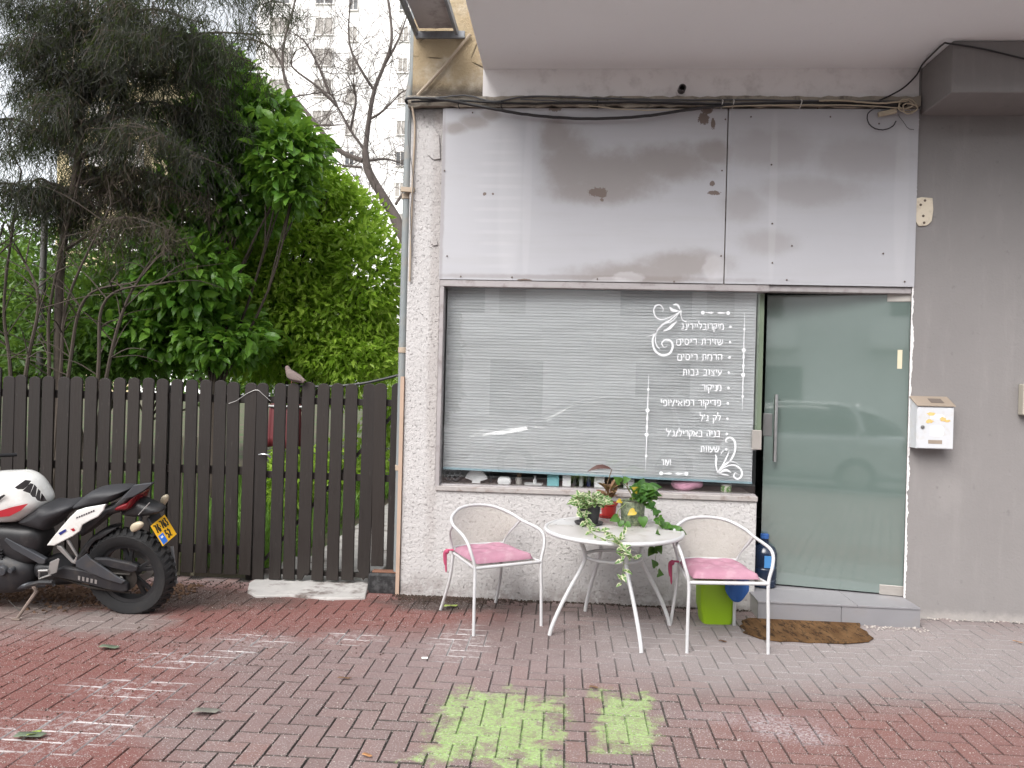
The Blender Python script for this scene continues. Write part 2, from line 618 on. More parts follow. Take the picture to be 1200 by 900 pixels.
# ================================================================== the shop building
def stucco_mat():
    M = Mat('white_stucco')
    P = M.coord('World')
    z = M.node('ShaderNodeSeparateXYZ', {0: P}).outputs[2]
    big = M.noise(2.2, 5, 0.6, P)
    c = M.mix(big, (0.43, 0.412, 0.408), (0.515, 0.50, 0.495))
    pit = M.ramp(M.noise(55, 5, 0.7, P), 0.56, 0.72)
    c = M.mix(M.math('MULTIPLY', pit, 0.42), c, (0.12, 0.105, 0.10))
    foot = M.math('MULTIPLY', M.ramp(M.math('ADD', z, M.math('MULTIPLY', big, 0.28)), 0.36, 0.08), M.ramp(M.noise(11, 5, 0.7, P), 0.3, 0.6))
    c = M.mix(M.math('MULTIPLY', foot, 0.75), c, (0.20, 0.165, 0.15))
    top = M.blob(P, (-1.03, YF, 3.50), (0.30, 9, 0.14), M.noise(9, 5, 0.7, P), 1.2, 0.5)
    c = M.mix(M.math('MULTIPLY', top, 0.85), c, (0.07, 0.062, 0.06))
    st = M.blob(P, (-0.93, YF, 2.0), (0.05, 9, 1.6), M.noise(7, 5, 0.7, P), 1.4, 0.5)
    c = M.mix(M.math('MULTIPLY', st, 0.35), c, (0.25, 0.21, 0.19))
    M.set(color=c, rough=0.92, spec=0.3)
    h = M.math('ADD', M.noise(34, 3, 0.6, P), M.math('MULTIPLY', M.noise(110, 3, 0.6, P), 0.5))
    h = M.math('SUBTRACT', h, M.math('MULTIPLY', pit, 0.8))
    M.bump(h, 0.8, 0.011)
    return M.m
m_stucco = stucco_mat()

def tan_mat():
    M = Mat('tan_old_plaster')
    P = M.coord('World')
    n = M.noise(5, 6, 0.65, P)
    c = M.mix(n, (0.26, 0.195, 0.11), (0.42, 0.34, 0.23))
    c = M.mix(M.ramp(M.noise(2.5, 5, 0.7, P), 0.5, 0.75, 0, .7), c, (0.50, 0.46, 0.40))
    v = M.node('ShaderNodeTexVoronoi', {'Vector': P, 'Scale': 5.0}, feature='DISTANCE_TO_EDGE').outputs['Distance']
    crack = M.math('MULTIPLY', M.ramp(v, 0.02, 0.004), M.ramp(M.noise(4, 2, .5, P), 0.5, 0.6))
    c = M.mix(M.math('MULTIPLY', crack, 0.7), c, (0.05, 0.04, 0.03))
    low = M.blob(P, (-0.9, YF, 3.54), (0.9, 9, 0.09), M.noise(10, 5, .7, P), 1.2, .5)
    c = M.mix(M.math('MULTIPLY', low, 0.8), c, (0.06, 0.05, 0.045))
    M.set(color=c, rough=0.95)
    M.bump(M.math('SUBTRACT', M.noise(30, 5, 0.7, P), crack), 0.9, 0.015)
    return M.m
m_tan = tan_mat()

def grey_mat():
    M = Mat('grey_wall_paint')
    P = M.coord('World')
    z = M.node('ShaderNodeSeparateXYZ', {0: P}).outputs[2]
    n = M.noise(1.7, 5, 0.6, P)
    c = M.mix(n, (0.185, 0.175, 0.174), (0.235, 0.222, 0.219))
    c = M.mix(M.ramp(z, 2.6, 0.2, 0.0, 0.42, smooth=False), c, M.mix(M.noise(3.0, 4, .6, P), (0.225, 0.208, 0.202), (0.285, 0.265, 0.257)))
    c = M.mix(M.math('MULTIPLY', M.blob(P, (2.62, YF, 0.86), (0.10, 9, .12), M.noise(12, 4, .7, P), 2.2, .6), 0.18), c, (0.36, 0.34, 0.33))
    c = M.mix(M.ramp(M.noise(5, 5, .7, M.stretch(P, 2.2, 1, .35)), .5, .75, 0, .35), c, (0.27, 0.255, 0.25))
    c = M.mix(M.ramp(M.noise(13, 4, .7, P), .62, .74, 0, .35), c, (0.115, 0.108, 0.108))
    sc_ = M.ramp(M.noise(45, 3, 0.7, M.stretch(P, 1, 1, 0.5)), 0.735, 0.76)
    c = M.mix(M.math('MULTIPLY', sc_, 0.6), c, (0.07, 0.066, 0.066))
    foot = M.ramp(M.math('ADD', z, M.math('MULTIPLY', M.noise(16, 4, .7, P), 0.1)), 0.12, 0.05)
    c = M.mix(M.math('MULTIPLY', foot, 0.6), c, (0.40, 0.37, 0.35))
    M.set(color=c, rough=0.85, spec=0.35)
    M.bump(M.math('ADD', M.noise(60, 4, .65, P), M.math('MULTIPLY', M.noise(9, 3, .6, P), 1.5)), 0.35, 0.006)
    return M.m
m_grey = grey_mat()

def ceiling_mat():
    M = Mat('soffit_paint')
    P = M.coord('World')
    c = M.mix(M.noise(1.2, 5, .6, P), (0.79, 0.81, 0.83), (0.85, 0.87, 0.89))
    c = M.mix(M.ramp(M.noise(22, 4, .7, P), .66, .75, 0, .3), c, (0.55, 0.53, 0.53))
    M.set(color=c, rough=0.9)
    M.bump(M.noise(50, 4, .65, P), 0.3, 0.005)
    return M.m
m_soffit = ceiling_mat()
m_band = pm('white_band_paint', (0.74, 0.72, 0.72), 0.9, var=0.06, scale=3, dirt=(0.35, 0.32, 0.31), dscale=7, damt=0.35, bump=0.5, bscale=60)
m_ledge = pm('ledge_mortar', (0.34, 0.30, 0.25), 0.95, var=0.3, scale=12, dirt=(0.05, 0.045, 0.04), dscale=8, damt=0.85, bump=0.9, bscale=40)

def panel_mat():
    M = Mat('painted_sign_sheet')
    P = M.coord('World')
    big = M.noise(1.6, 4, .55, P)
    n8 = M.noise(8, 5, .65, P)
    c = M.mix(big, (0.375, 0.375, 0.40), (0.43, 0.43, 0.455))
    hor = M.noise(3.0, 4, .6, M.stretch(P, 0.35, 1, 5.0))
    c = M.mix(M.ramp(hor, .45, .75, 0, .25), c, (0.36, 0.35, 0.355))

    def at(px, py, rx, ry):
        q = PY(px, py)
        return (q.x, YF, q.z), (rx / 165.0, 9, ry / 165.0)
    soft = None
    for a in ((652, 160, 18, 24), (668, 192, 30, 36), (715, 205, 60, 28), (780, 192, 55, 20), (835, 180, 22, 14), (700, 225, 55, 14),
              (535, 151, 14, 7), (555, 144, 16, 8), (575, 135, 11, 7), (745, 322, 72, 13), (800, 310, 50, 15), (905, 175, 55, 22), (1010, 185, 55, 24), (945, 225, 60, 16), (870, 240, 25, 18), (900, 285, 30, 14)):
        c0, r0 = at(*a)
        g = M.blob(P, c0, r0, n8, 1.0, 0.5)
        g = M.math('MULTIPLY', g, 0.85 if a[0] < 860 else 0.45)
        soft = g if soft is None else M.math('MAXIMUM', soft, g)
    c = M.mix(M.math('MULTIPLY', soft, 0.85), c, M.mix(n8, (0.205, 0.178, 0.165), (0.255, 0.228, 0.213)))
    # faint vertical strips left by old lettering and tape
    for (px, w) in ((905, 4.5), (598, 14), (618, 5), (1055, 8)):
        q = PY(px, 230)
        c = M.mix(M.math('MULTIPLY', M.blob(P, (q.x, YF, q.z), (w / 165, 9, .62), None, 0, .25), .16), c, (0.55, 0.55, 0.565))
    rung = M.ramp(M.math('SINE', M.math('MULTIPLY', M.node('ShaderNodeSeparateXYZ', {0: P}).outputs[2], 78.0)), 0.2, 0.9)
    q = PY(585, 235)
    c = M.mix(M.math('MULTIPLY', M.math('MULTIPLY', rung, M.blob(P, (q.x, YF, q.z), (.16, 9, .5), n8, .6, .4)), .16), c, (0.55, 0.55, 0.56))
    # pinholes and grime
    c = M.mix(M.ramp(M.noise(38, 4, .75, P), .70, .76, 0, .6), c, (0.15, 0.12, 0.11))
    for (px, py, rx, ry) in ((690, 326, 180, 3), (690, 128, 180, 3), (519, 230, 2.5, 110)):
        c0, r0 = at(px, py, rx, ry)
        c = M.mix(M.math('MULTIPLY', M.blob(P, c0, r0, n8, 1.4, .5), .45), c, (0.20, 0.17, 0.16))
    # paint flaked down to brown primer
    for (px, py, rx, ry) in ((699, 226, 9, 5), (706, 227, 5, 6), (705, 235, 2, 2), (836, 227, 7, 2.6), (834, 216, 3, 3), (824, 140, 6, 7), (835, 146, 2.5, 6), (828, 131, 6, 4),
                             (615, 329, 8, 2), (650, 128, 8, 4), (568, 228, 2, 2), (578, 228, 1.3, 1.3)):
        c0, r0 = at(px, py, rx, ry)
        c = M.mix(M.blob(P, c0, r0, M.noise(60, 3, .7, P), 1.5, .10), c, (0.155, 0.12, 0.105))
    # pale scraped patch near the foot
    for (px, py, rx, ry) in ((735, 326, 16, 7), (715, 330, 22, 5), (836, 315, 14, 14)):
        c0, r0 = at(px, py, rx, ry)
        c = M.mix(M.math('MULTIPLY', M.blob(P, c0, r0, n8, 1.3, .2), .35), c, (0.55, 0.54, 0.56))
    M.set(color=c, rough=M.ramp(n8, .2, .8, .5, .72), spec=0.4)
    M.bump(M.math('ADD', M.noise(2.2, 3, .5, P), M.math('MULTIPLY', M.noise(50, 3, .6, P), .10)), 0.12, 0.02)
    return M.m
m_panel = panel_mat()
m_frame = pm('aluminium_frame', (0.34, 0.315, 0.318), 0.5, 0.2, var=0.15, scale=4, dirt=(0.14, 0.11, 0.10), dscale=14, damt=0.5, bump=.15)
m_steel = pm('brushed_steel', (0.50, 0.50, 0.50), 0.35, 1.0, var=.1, scale=30)
m_room = pm('room_paint', (0.32, 0.33, 0.32), 0.9)
m_tile = pm('grey_floor_tile', (0.215, 0.21, 0.222), 0.55, var=0.12, scale=5, dirt=(0.20, 0.185, 0.18), dscale=5, damt=.5, bump=.1)

XL, XW0, XW1, XD = -1.142, -0.905, 1.352, 2.365
ZW0, ZW1, ZP1, ZL1, ZS = 0.782, 2.243, 3.475, 3.550, 3.757
shop = thing('shop_building', 'old white shop with a glazed front, blank grey sign board and grey side wall', 'building', (0.6, YF, 0))
TW = 0.24
mb = MB()
mb.prism([(XL, YF, -.05), (XW1, YF, -.05), (XW1, YF, ZW0), (XW0, YF, ZW0), (XW0, YF, ZP1), (XL, YF, ZP1)], (0, TW, 0))
tag(mb.build('wall', m_stucco, shop, bevel=.006), 'rough white stucco wall under and beside the window')
mb = MB().box(XL + .01, XL + .2, YF + TW, 10.4, -.05, 7.2)
mb.build('side_wall', m_stucco, shop)
mb = MB().box(XL, -.632, YF + .012, YF + TW, ZL1, 7.2)
tag(mb.build('corner_wall', m_tan, shop), 'bare tan plaster at the upper corner')
MB().box(-.634, XD, YF, YF + TW, ZL1, ZS).build('band', m_band, shop)
# ledge of broken mortar that carries the cables
mb = MB()
xs = np.linspace(XL - .02, XD, 70)
top, bot = [], []
for x in xs:
    top.append((x, YF - .035, ZL1 + random.uniform(-.006, .008)))
    bot.append((x, YF - .035, ZP1 + .008 + random.uniform(-.012, .010)))
mb.prism(top + bot[::-1], (0, .30, 0))
mb.build('ledge', m_ledge, shop)
MB().box(XW0 - .01, XD, YF + .02, YF + TW, ZW1, ZP1).build('lintel', m_ledge, shop)
# two painted sign sheets
xj = 1.082
def sheet_panel(x0, x1, name='sign_panel'):
    n = 26
    xs = np.linspace(x0, x1, n)
    v, f = [], []
    for k, z in enumerate(np.linspace(ZW1 + .016, ZP1 - .004, 14)):
        for x in xs:
            v.append((x, YF - .018 + .0018 * math.sin(2.1 * x + 1.3 * z), z))
    for k in range(13):
        for i in range(n - 1):
            f.append((k * n + i, k * n + i + 1, (k + 1) * n + i + 1, (k + 1) * n + i))
    return MB().add(v, f).build(name, m_panel, shop, solid=.006)
sp1 = sheet_panel(XW0 - .006, xj - .004)
sp2 = sheet_panel(xj + .004, XD - .004)
m_rust = pm('rusty_screw', (0.10, 0.07, 0.055), 0.8)
smb = MB().lathe([(.004, 0), (.006, .001), (.005, .003), (.001, .004)], 8, M=Matrix.Rotation(R(90), 4, 'X'))
sme = smb.build('screw', m_rust, sp1, local=True)
sme.location = Vector((-.7, YF - .022, 3.44)) - WL[shop.name]
for (px, py) in ((524, 300), (521, 200), (540, 324), (600, 325), (700, 327), (790, 330), (845, 300), (846, 200), (850, 140), (880, 137), (973, 137), (958, 127), (904, 193), (905, 262),
                 (905, 308), (1030, 145), (1035, 297), (922, 328), (928, 288), (1060, 330)):
    q = PY(px, py, YF - .022)
    o = inst('screw', sme.data, sp1 if px < 850 else sp2, Matrix.Translation(Vector((q.x, YF - .0235, q.z)) - WL[shop.name]))
# grey neighbouring wall and beam, soffit of the storey above
MB().box(XD, 7.0, YF - .002, YF + TW, -.05, ZS - .002).build('grey_wall', m_grey, shop)
mb = MB().box(XD + .012, 7.0, YF - .43, YF - .003, 3.43, ZS - .003)
mb.build('grey_beam', m_grey, shop, bevel=.008)
MB().box(-.632, 7.0, YF - 1.25, 10.4, ZS, 7.2).build('upper_storey', m_soffit, shop)
# torn pale plaster edge between door and grey wall
mb = MB()
L, Rr = [], []
ew = 0.0
for z in np.linspace(.13, 3.46, 420):
    ew = .8 * ew + random.gauss(0, .0022)
    L.append((XD - .012 + random.uniform(-.001, .001), YF - .0065, z))
    Rr.append((XD - .003 + max(-.006, min(.016, ew + .004)) * (1.0 if z < 2.25 else .6) + random.uniform(-.001, .001), YF - .0065, z))
mb.prism(L + Rr[::-1], (0, .004, 0))
mb.build('plaster_edge', m_band, shop)
# loose flakes of stucco at the top of the corner pier
for poly in (((497, 150), (507, 146), (515, 160), (516, 186), (508, 187), (501, 181), (496, 165)), ((505, 275), (511, 279), (513, 287), (507, 288), (503, 282))):
    P3 = [PY(x, y, YF - .012) for x, y in poly]
    MB().prism(P3, (0, .008, 0)).build('stucco_flake', m_stucco, shop, bevel=.003)
# room behind the glass
mb = MB().box(XL + .22, 4.4, 8.6, 8.8, 0, 3.2).box(4.4, 4.6, YF + TW, 8.8, 0, 3.2).box(XL + .22, 4.6, YF + TW, 8.8, 3.0, 3.2)
mb.build('room_walls', m_room, shop)
MB().box(XL + .22, 4.4, YF + TW + .002, 8.6, .02, .118).build('floor', m_tile, shop)
MB().box(XD, XD + .1, YF + TW + .001, 8.6, .118, 3.0).build('partition', m_room, shop)

# ================================================================== window, blind, lettering, door
def glass_mat(name, tint=(1, 1, 1), k=2.2):
    M = Mat(name)
    fr = M.node('ShaderNodeFresnel', {'IOR': 1.5}).outputs[0]
    bk = M.node('ShaderNodeNewGeometry').outputs['Backfacing']
    fac = M.math('MULTIPLY', M.math('MULTIPLY', fr, k), M.math('SUBTRACT', 1.0, bk), clamp=True)
    tr = M.node('ShaderNodeBsdfTransparent', {'Color': (*tint, 1)})
    gl = M.node('ShaderNodeBsdfGlossy', {'Color': (1, 1, 1, 1), 'Roughness': 0.012})
    mx = M.node('ShaderNodeMixShader', {0: fac, 1: tr.outputs[0], 2: gl.outputs[0]})
    M.link(mx.outputs[0], M.out.inputs['Surface'])
    M.t.nodes.remove(M.bsdf)
    return M.m
m_glass = glass_mat('window_glass', (0.96, 0.965, 0.97), 3.2)

def frosted_mat():
    M = Mat('frosted_green_glass')
    P = M.coord('World')
    n = M.noise(2.5, 4, .6, P)
    col_ = M.mix(n, (0.185, 0.245, 0.222), (0.22, 0.285, 0.262))
    df = M.node('ShaderNodeBsdfDiffuse', {'Color': col_})
    tl = M.node('ShaderNodeBsdfTranslucent', {'Color': col_})
    tp = M.node('ShaderNodeBsdfTransparent', {'Color': (.45, .62, .52, 1)})
    b1 = M.node('ShaderNodeMixShader', {0: .35, 1: df.outputs[0], 2: tl.outputs[0]})
    b2 = M.node('ShaderNodeMixShader', {0: .03, 1: b1.outputs[0], 2: tp.outputs[0]})
    fr = M.node('ShaderNodeFresnel', {'IOR': 1.5}).outputs[0]
    bk = M.node('ShaderNodeNewGeometry').outputs['Backfacing']
    fac = M.math('MULTIPLY', M.math('MULTIPLY', fr, 4.5), M.math('SUBTRACT', 1.0, bk), clamp=True)
    gl = M.node('ShaderNodeBsdfGlossy', {'Color': (1, 1, 1, 1), 'Roughness': 0.035})
    mx = M.node('ShaderNodeMixShader', {0: fac, 1: b2.outputs[0], 2: gl.outputs[0]})
    M.link(mx.outputs[0], M.out.inputs['Surface'])
    M.t.nodes.remove(M.bsdf)
    return M.m
m_frost = frosted_mat()

GX0, GX1, GZ0, GZ1 = XW0 + .028, XW1 - .004, ZW0 + .012, ZW1 - .03
YG = YF + .045                       # front of the shop window pane
win = MB().box(GX0, GX1, YG, YG + .008, GZ0, GZ1).build('window', m_glass, shop)
tag(win, 'large fixed shop window with white painted lettering')
mb = MB().box(XW0 + .002, XW0 + .03, YF - .012, YF + .10, ZW0 - .002, ZW1 - .034)
mb.box(XW0 + .002, 1.395, YF - .014, YF + .10, ZW1 - .032, ZW1 + .012)
mb.box(XW0 + .031, XW1 - .002, YF + .02, YF + .10, ZW0 + .0005, ZW0 + .014)
mb.build('frame', m_frame, win, bevel=.002)
m_sillm = pm('sill_plaster', (0.33, 0.305, 0.295), .9, var=.2, scale=14, dirt=(.16, .11, .09), dscale=16, damt=.7, bump=.6, bscale=40)
MB().box(XW0 + .004, XW1 + .002, YF - .016, YF + .0195, ZW0 - .028, ZW0 + .006).build('sill', m_sillm, win, bevel=.004)

# ---- white brush lettering (drawn as strokes, right to left)
GLY = {
 'א': (.85, [[(0, 1), (.8, 0)], [(.78, 1), (.72, .65), (.46, .5)], [(.08, 0), (.1, .35), (.32, .6)]]),
 'ב': (.8, [[(.05, 1), (.5, 1), (.64, .85), (.64, 0)], [(0, 0), (.8, 0)]]),
 'ג': (.55, [[(.1, 1), (.35, .98), (.42, .75), (.42, .3), (.52, 0)], [(.42, .3), (.05, 0)]]),
 'ד': (.75, [[(0, 1), (.75, 1)], [(.6, 1), (.6, 0)]]),
 'ה': (.75, [[(0, 1), (.58, 1), (.7, .85), (.7, 0)], [(.12, .6), (.12, 0)]]),
 'ו': (.25, [[(0, 1), (.15, .98), (.2, .8), (.2, 0)]]),
 'ז': (.4, [[(0, 1), (.38, .95)], [(.2, .97), (.14, .5), (.22, 0)]]),
 'י': (.25, [[(0, 1), (.15, .98), (.2, .8), (.15, .5)]]),
 'ל': (.65, [[(.08, 1.6), (.1, 1), (.5, 1), (.62, .8), (.3, 0)]]),
 'מ': (.8, [[(.03, 0), (.1, .6), (.3, 1), (.58, .95), (.75, .7), (.75, 0), (.42, 0)], [(0, 1), (.14, .7)]]),
 'נ': (.4, [[(.1, 1), (.28, .98), (.38, .8), (.38, 0), (0, 0)]]),
 'ס': (.8, [[(0, 1), (.5, 1), (.75, .7), (.7, .25), (.4, 0), (.15, .2), (.1, .6), (.2, 1)]]),
 'ם': (.75, [[(.02, 1), (.58, 1), (.7, .85), (.7, 0), (.08, 0), (.08, 1)]]),
 'ע': (.7, [[(0, 1), (.15, .55), (.45, .15)], [(.66, 1), (.6, .5), (.32, .1), (0, -.12)]]),
 'פ': (.72, [[(.32, .5), (.1, .55), (.1, 1), (.52, 1), (.68, .8), (.68, .2), (.5, 0), (.03, 0)]]),
 'צ': (.7, [[(.66, 1), (.56, .6), (.3, .45)], [(0, 1), (.65, .12), (.64, 0), (0, 0)]]),
 'ק': (.7, [[(0, 1), (.62, 1), (.66, .6), (.4, .1)], [(.12, .6), (.12, -.5)]]),
 'ר': (.65, [[(0, 1), (.48, 1), (.62, .85), (.62, 0)]]),
 'ש': (.9, [[(0, 1), (.1, .12), (.45, 0), (.8, .4), (.86, 1)], [(.45, 1), (.4, .5), (.13, .35)]]),
 'ת': (.78, [[(.05, 1), (.58, 1), (.7, .85), (.7, 0)], [(.2, 1), (.2, .12), (0, 0)]]),
 '/': (.4, [[(.4, 1.15), (0, -.1)]]), "'": (.2, [[(.1, 1.2), (.05, .85)]]), '.': (.25, [[(.05, .02), (.12, .02)]]), ' ': (.45, [])}
m_paint = pm('white_lettering', (0.68, 0.69, 0.71), .6, var=.04)
YT = YG - .0022                      # lettering sits on the glass

def cp(x, y):                        # point read off an enlargement of the lettered corner
    return PY(750 + x / 3.913, 340 + y / 3.913, YT)

def ribbon(mb, pts, w):
    P = [Vector(p) for p in pts]
    n = len(P)
    ws = w if isinstance(w, list) else [w] * n
    v = []
    for i in range(n):
        d = (P[min(i + 1, n - 1)] - P[max(i - 1, 0)])
        nn = Vector((-d.z, 0, d.x))
        nn = nn.normalized() if nn.length > 1e-9 else Vector((0, 0, 1))
        v += [P[i] + nn * ws[i] / 2, P[i] - nn * ws[i] / 2]
    mb.add(v, [(2 * i, 2 * i + 1, 2 * i + 3, 2 * i + 2) for i in range(n - 1)])

def dot(mb, p, r, n=12):
    mb.add([p + Vector((r * math.cos(2 * math.pi * k / n), 0, r * math.sin(2 * math.pi * k / n))) for k in range(n)], [tuple(range(n))])

def write(txt, xr, xl, ybase, hgt):
    """lettering from xr leftwards to xl in enlargement pixels"""
    mb = MB()
    tot = sum(GLY[ch][0] + .2 for ch in txt) - .2
    s = (xr - xl) / tot
    x = xr
    words = []
    for ch in txt:
        w, st = GLY[ch]
        if ch == ' ':
            words.append(mb)
            mb = MB()
        x -= w * s
        for line in st:
            pts = [cp(x + px * s, ybase - py * hgt) for px, py in line]
            pts = catmull(pts, 4) if len(pts) > 2 else [pts[0].lerp(pts[1], t) for t in (0, .5, 1)]
            n = len(pts)
            ribbon(mb, pts, [.0068 * (.65 + .45 * math.sin(math.pi * (i + .6) / (n + .2))) for i in range(n)])
        x -= .2 * s
    words.append(mb)
    for w_ in words:
        if w_.v:
            w_.build('lettering', m_paint, win, solid=.0012)

LINES = [('מיקרובליידינג', 383, 190, 180), ('שזירת ריסים', 380, 167, 250), ('הרמת ריסים', 376, 172, 320), ('עיצוב גבות', 374, 196, 390), ('מניקור', 372, 284, 460),
         ("פדיקור רפואי/יופי", 370, 95, 530), ("לק ג'ל", 369, 274, 600), ("בניה באקריל/ג'ל", 367, 120, 671), ('שעוות', 363, 277, 741), ('ועוד . .', 140, 62, 803)]
for i, (t, xr, xl, yb) in enumerate(LINES):
    write(t, xr, xl, yb, 25)
for i in range(9):
    mb = MB()
    dot(mb, cp(415 - i * 2.4, 168 + i * 70.2), .0085)
    mb.build('bullet', m_paint, win, solid=.0012)

def spindle(mb, a, b, w):
    ribbon(mb, [Vector(a).lerp(Vector(b), t) for t in (0, .25, .6, 1)], [w * .25, w, w * .7, .0015])

def hbar(x0, x1, y):
    mb = MB()
    xm = (x0 + x1) / 2
    dot(mb, cp(x0, y), .0135); dot(mb, cp(x1, y + 2), .0135)
    spindle(mb, cp(xm - 8, y + 1), cp(x0 + 8, y), .014)
    spindle(mb, cp(xm + 8, y + 1), cp(x1 - 8, y + 2), .014)
    mb.build('ornament', m_paint, win, solid=.0012)
hbar(288, 404, 103)
hbar(97, 212, 840)

def vbar(x0, y0, x1, y1, beads, sp):
    mb = MB()
    n = 24
    pts = [cp(x0 + (x1 - x0) * k / n, y0 + (y1 - y0) * k / n) for k in range(n + 1)]
    ribbon(mb, pts, [.002 + .005 * math.sin(math.pi * k / n) for k in range(n + 1)])
    for t, r in beads:
        p = cp(x0 + (x1 - x0) * t, y0 + (y1 - y0) * t); dot(mb, p + Vector((0, -.0004, 0)), r)
    for t0, t1 in sp:
        p = cp(x0 + (x1 - x0) * t0, y0 + (y1 - y0) * t0) + Vector((0, -.0006, 0)); q = cp(x0 + (x1 - x0) * t1, y0 + (y1 - y0) * t1) + Vector((0, -.0006, 0))
        spindle(mb, q, p, .016)
    mb.build('ornament', m_paint, win, solid=.0012)
vbar(480, 105, 469, 552, [(.165, .009), (.38, .0145), (.635, .0145), (.855, .009)], [(.40, .48), (.60, .515)])
vbar(40, 390, 25, 826, [(.15, .009), (.37, .0145), (.625, .0145), (.85, .009)], [(.39, .485), (.60, .515)])

def swirl(mb, pts, w0, w1, taper=True):
    P = catmull([cp(x, y) for x, y in pts], 7)
    n = len(P)
    ribbon(mb, P, [.8 * (w0 + (w1 - w0) * math.sin(math.pi * i / (n - 1))) for i in range(n)])
mb = MB()
swirl(mb, [(104, 100), (106, 85), (92, 68), (72, 72), (63, 92), (72, 122), (100, 135), (140, 122), (170, 105)], .003, .011)
swirl(mb, [(25, 215), (62, 202), (100, 160), (140, 135), (180, 100), (188, 92)], .002, .012)
swirl(mb, [(190, 92), (150, 140), (110, 155), (75, 190), (58, 230), (68, 275), (100, 298), (135, 290), (150, 258), (140, 232), (115, 228), (100, 243), (110, 262), (125, 255)], .003, .018)
swirl(mb, [(75, 195), (70, 230), (78, 256), (92, 272)], .002, .009)
swirl(mb, [(105, 188), (130, 178), (150, 160), (170, 142)], .002, .024)
swirl(mb, [(135, 75), (150, 92), (182, 96)], .002, .026)
swirl(mb, [(150, 66), (172, 68), (184, 90)], .002, .018)
swirl(mb, [(188, 96), (188, 118), (196, 138), (214, 146)], .012, .006)
mb.build('ornament', m_paint, win, solid=.0012)
mb = MB()
swirl(mb, [(355, 836), (378, 812), (415, 780), (436, 735), (434, 695), (415, 676), (396, 682), (394, 695), (402, 697)], .003, .017)
swirl(mb, [(352, 838), (380, 800), (400, 760), (410, 735)], .002, .012)
swirl(mb, [(356, 838), (348, 800), (350, 770), (345, 752)], .004, .016)
swirl(mb, [(358, 838), (388, 812), (430, 802), (462, 822), (466, 850), (448, 866), (430, 855), (436, 838), (448, 842)], .003, .015)
swirl(mb, [(362, 840), (392, 825), (418, 836)], .002, .022)
swirl(mb, [(362, 838), (385, 800), (420, 785), (455, 800)], .002, .006)
swirl(mb, [(366, 842), (390, 846), (408, 850)], .002, .012)
swirl(mb, [(370, 755), (376, 742), (386, 735)], .003, .007)
mb.build('ornament', m_paint, win, solid=.0012)

# ---- pleated blind behind the pane
def blind_mat():
    M = Mat('blind_fabric')
    P = M.coord('World')
    n = M.noise(6, 5, .65, M.stretch(P, .5, 1, 9))
    c = M.mix(M.ramp(n, .3, .72), (0.47, 0.48, 0.48), (0.55, 0.56, 0.56))
    c = M.mix(M.ramp(M.noise(60, 3, .6, M.stretch(P, .08, 1, 1)), .5, .7, 0, .2), c, (0.56, 0.58, 0.59))
    M.set(color=c, rough=.85)
    return M.m
m_blind = blind_mat()
bt, bl_, br_ = GZ1 - .004, .905, .872
bx0, bx1 = GX0 + .012, GX1 - .012
ns = 62
YB = YF + .095
v, f = [], []
nx = 16
for k in range(ns):
    for part, (zz, yy) in enumerate(((0, 0.0), (.80, .0045), (.88, .0))):
        for i in range(nx + 1):
            t = i / nx
            x = bx0 + (bx1 - bx0) * t
            zb = bl_ + (br_ - bl_) * t
            pitch = (bt - zb) / ns
            z = bt - (k + zz) * pitch + .0012 * math.sin(x * 5 + k * 1.7) * math.sin(k * .9)
            v.append((x, YB - (.005 if part == 2 else 0) + yy * (part == 1) + .0008 * math.sin(x * 9 + k), z))
rows = ns * 3
for k in range(rows - 1):
    for i in range(nx):
        a0 = k * (nx + 1) + i
        f.append((a0, a0 + nx + 1, a0 + nx + 2, a0 + 1))
blind = thing('window_blind', 'pale grey pleated blind hanging inside the shop window', 'blind', (.25, YB, 0.9))
o = MB().add(v, f).build('pleats', m_blind, blind, kind='stuff')
m_hem = pm('blind_rail', (0.25, 0.36, 0.40), .5)
MB().bar((bx0, YB, bl_ - .002), (bx1, YB, br_ - .002), .016, .014).build('bottom_rail', m_hem, blind)
MB().box(bx0, bx1, YB - .014, YB + .02, bt + .001, bt + .034).build('head_rail', m_hem, blind)

# ---- glass door, swung inwards on its right-hand pivots
ZT = .128
hinge = Vector((XD - .002, YF + .03, 0))
dl = PZ(903, 684, ZT + .01)
dl.z = 0
ddir = (dl - hinge).normalized()
DWID = .94
dn = Vector((-ddir.y, ddir.x, 0))
if dn.y > 0:
    dn = -dn
def D(u, z, o=0.0):
    return hinge + ddir * u + dn * o + Vector((0, 0, z))
door = MB()
zb_, zt_ = ZT + .012, ZW1 - .03
door.prism([D(0, zb_), D(DWID, zb_), D(DWID, zt_), D(0, zt_)], dn * -.010)
door = tag(door.build('door', m_frost, shop), 'frosted green glass door standing ajar with a long steel handle')
mb = MB()
hz0, hz1 = 1.02, 1.50
mb.tube([D(DWID - .075, hz0, .05), D(DWID - .075, hz1, .05)], .013, 12)
for z in (hz0 + .07, hz1 - .07):
    mb.tube([D(DWID - .075, z, 0), D(DWID - .075, z, .05)], .008, 8)
mb.build('handle', m_steel, door, smooth=True)
m_patch = pm('patch_fitting', (0.45, 0.42, 0.39), .45, .6, var=.15)
for z0, z1, u0, u1 in ((zb_ - .008, zb_ + .06, -.012, .15), (zt_ - .05, zt_ + .006, -.012, .15), (zb_ - .008, zb_ + .04, DWID - .11, DWID + .004)):
    mb = MB()
    mb.prism([D(u0, z0, .006), D(u1, z0, .006), D(u1, z1, .006), D(u0, z1, .006)], dn * -.022)
    mb.build('patch_fitting', m_patch, door, bevel=.002)
mb = MB()
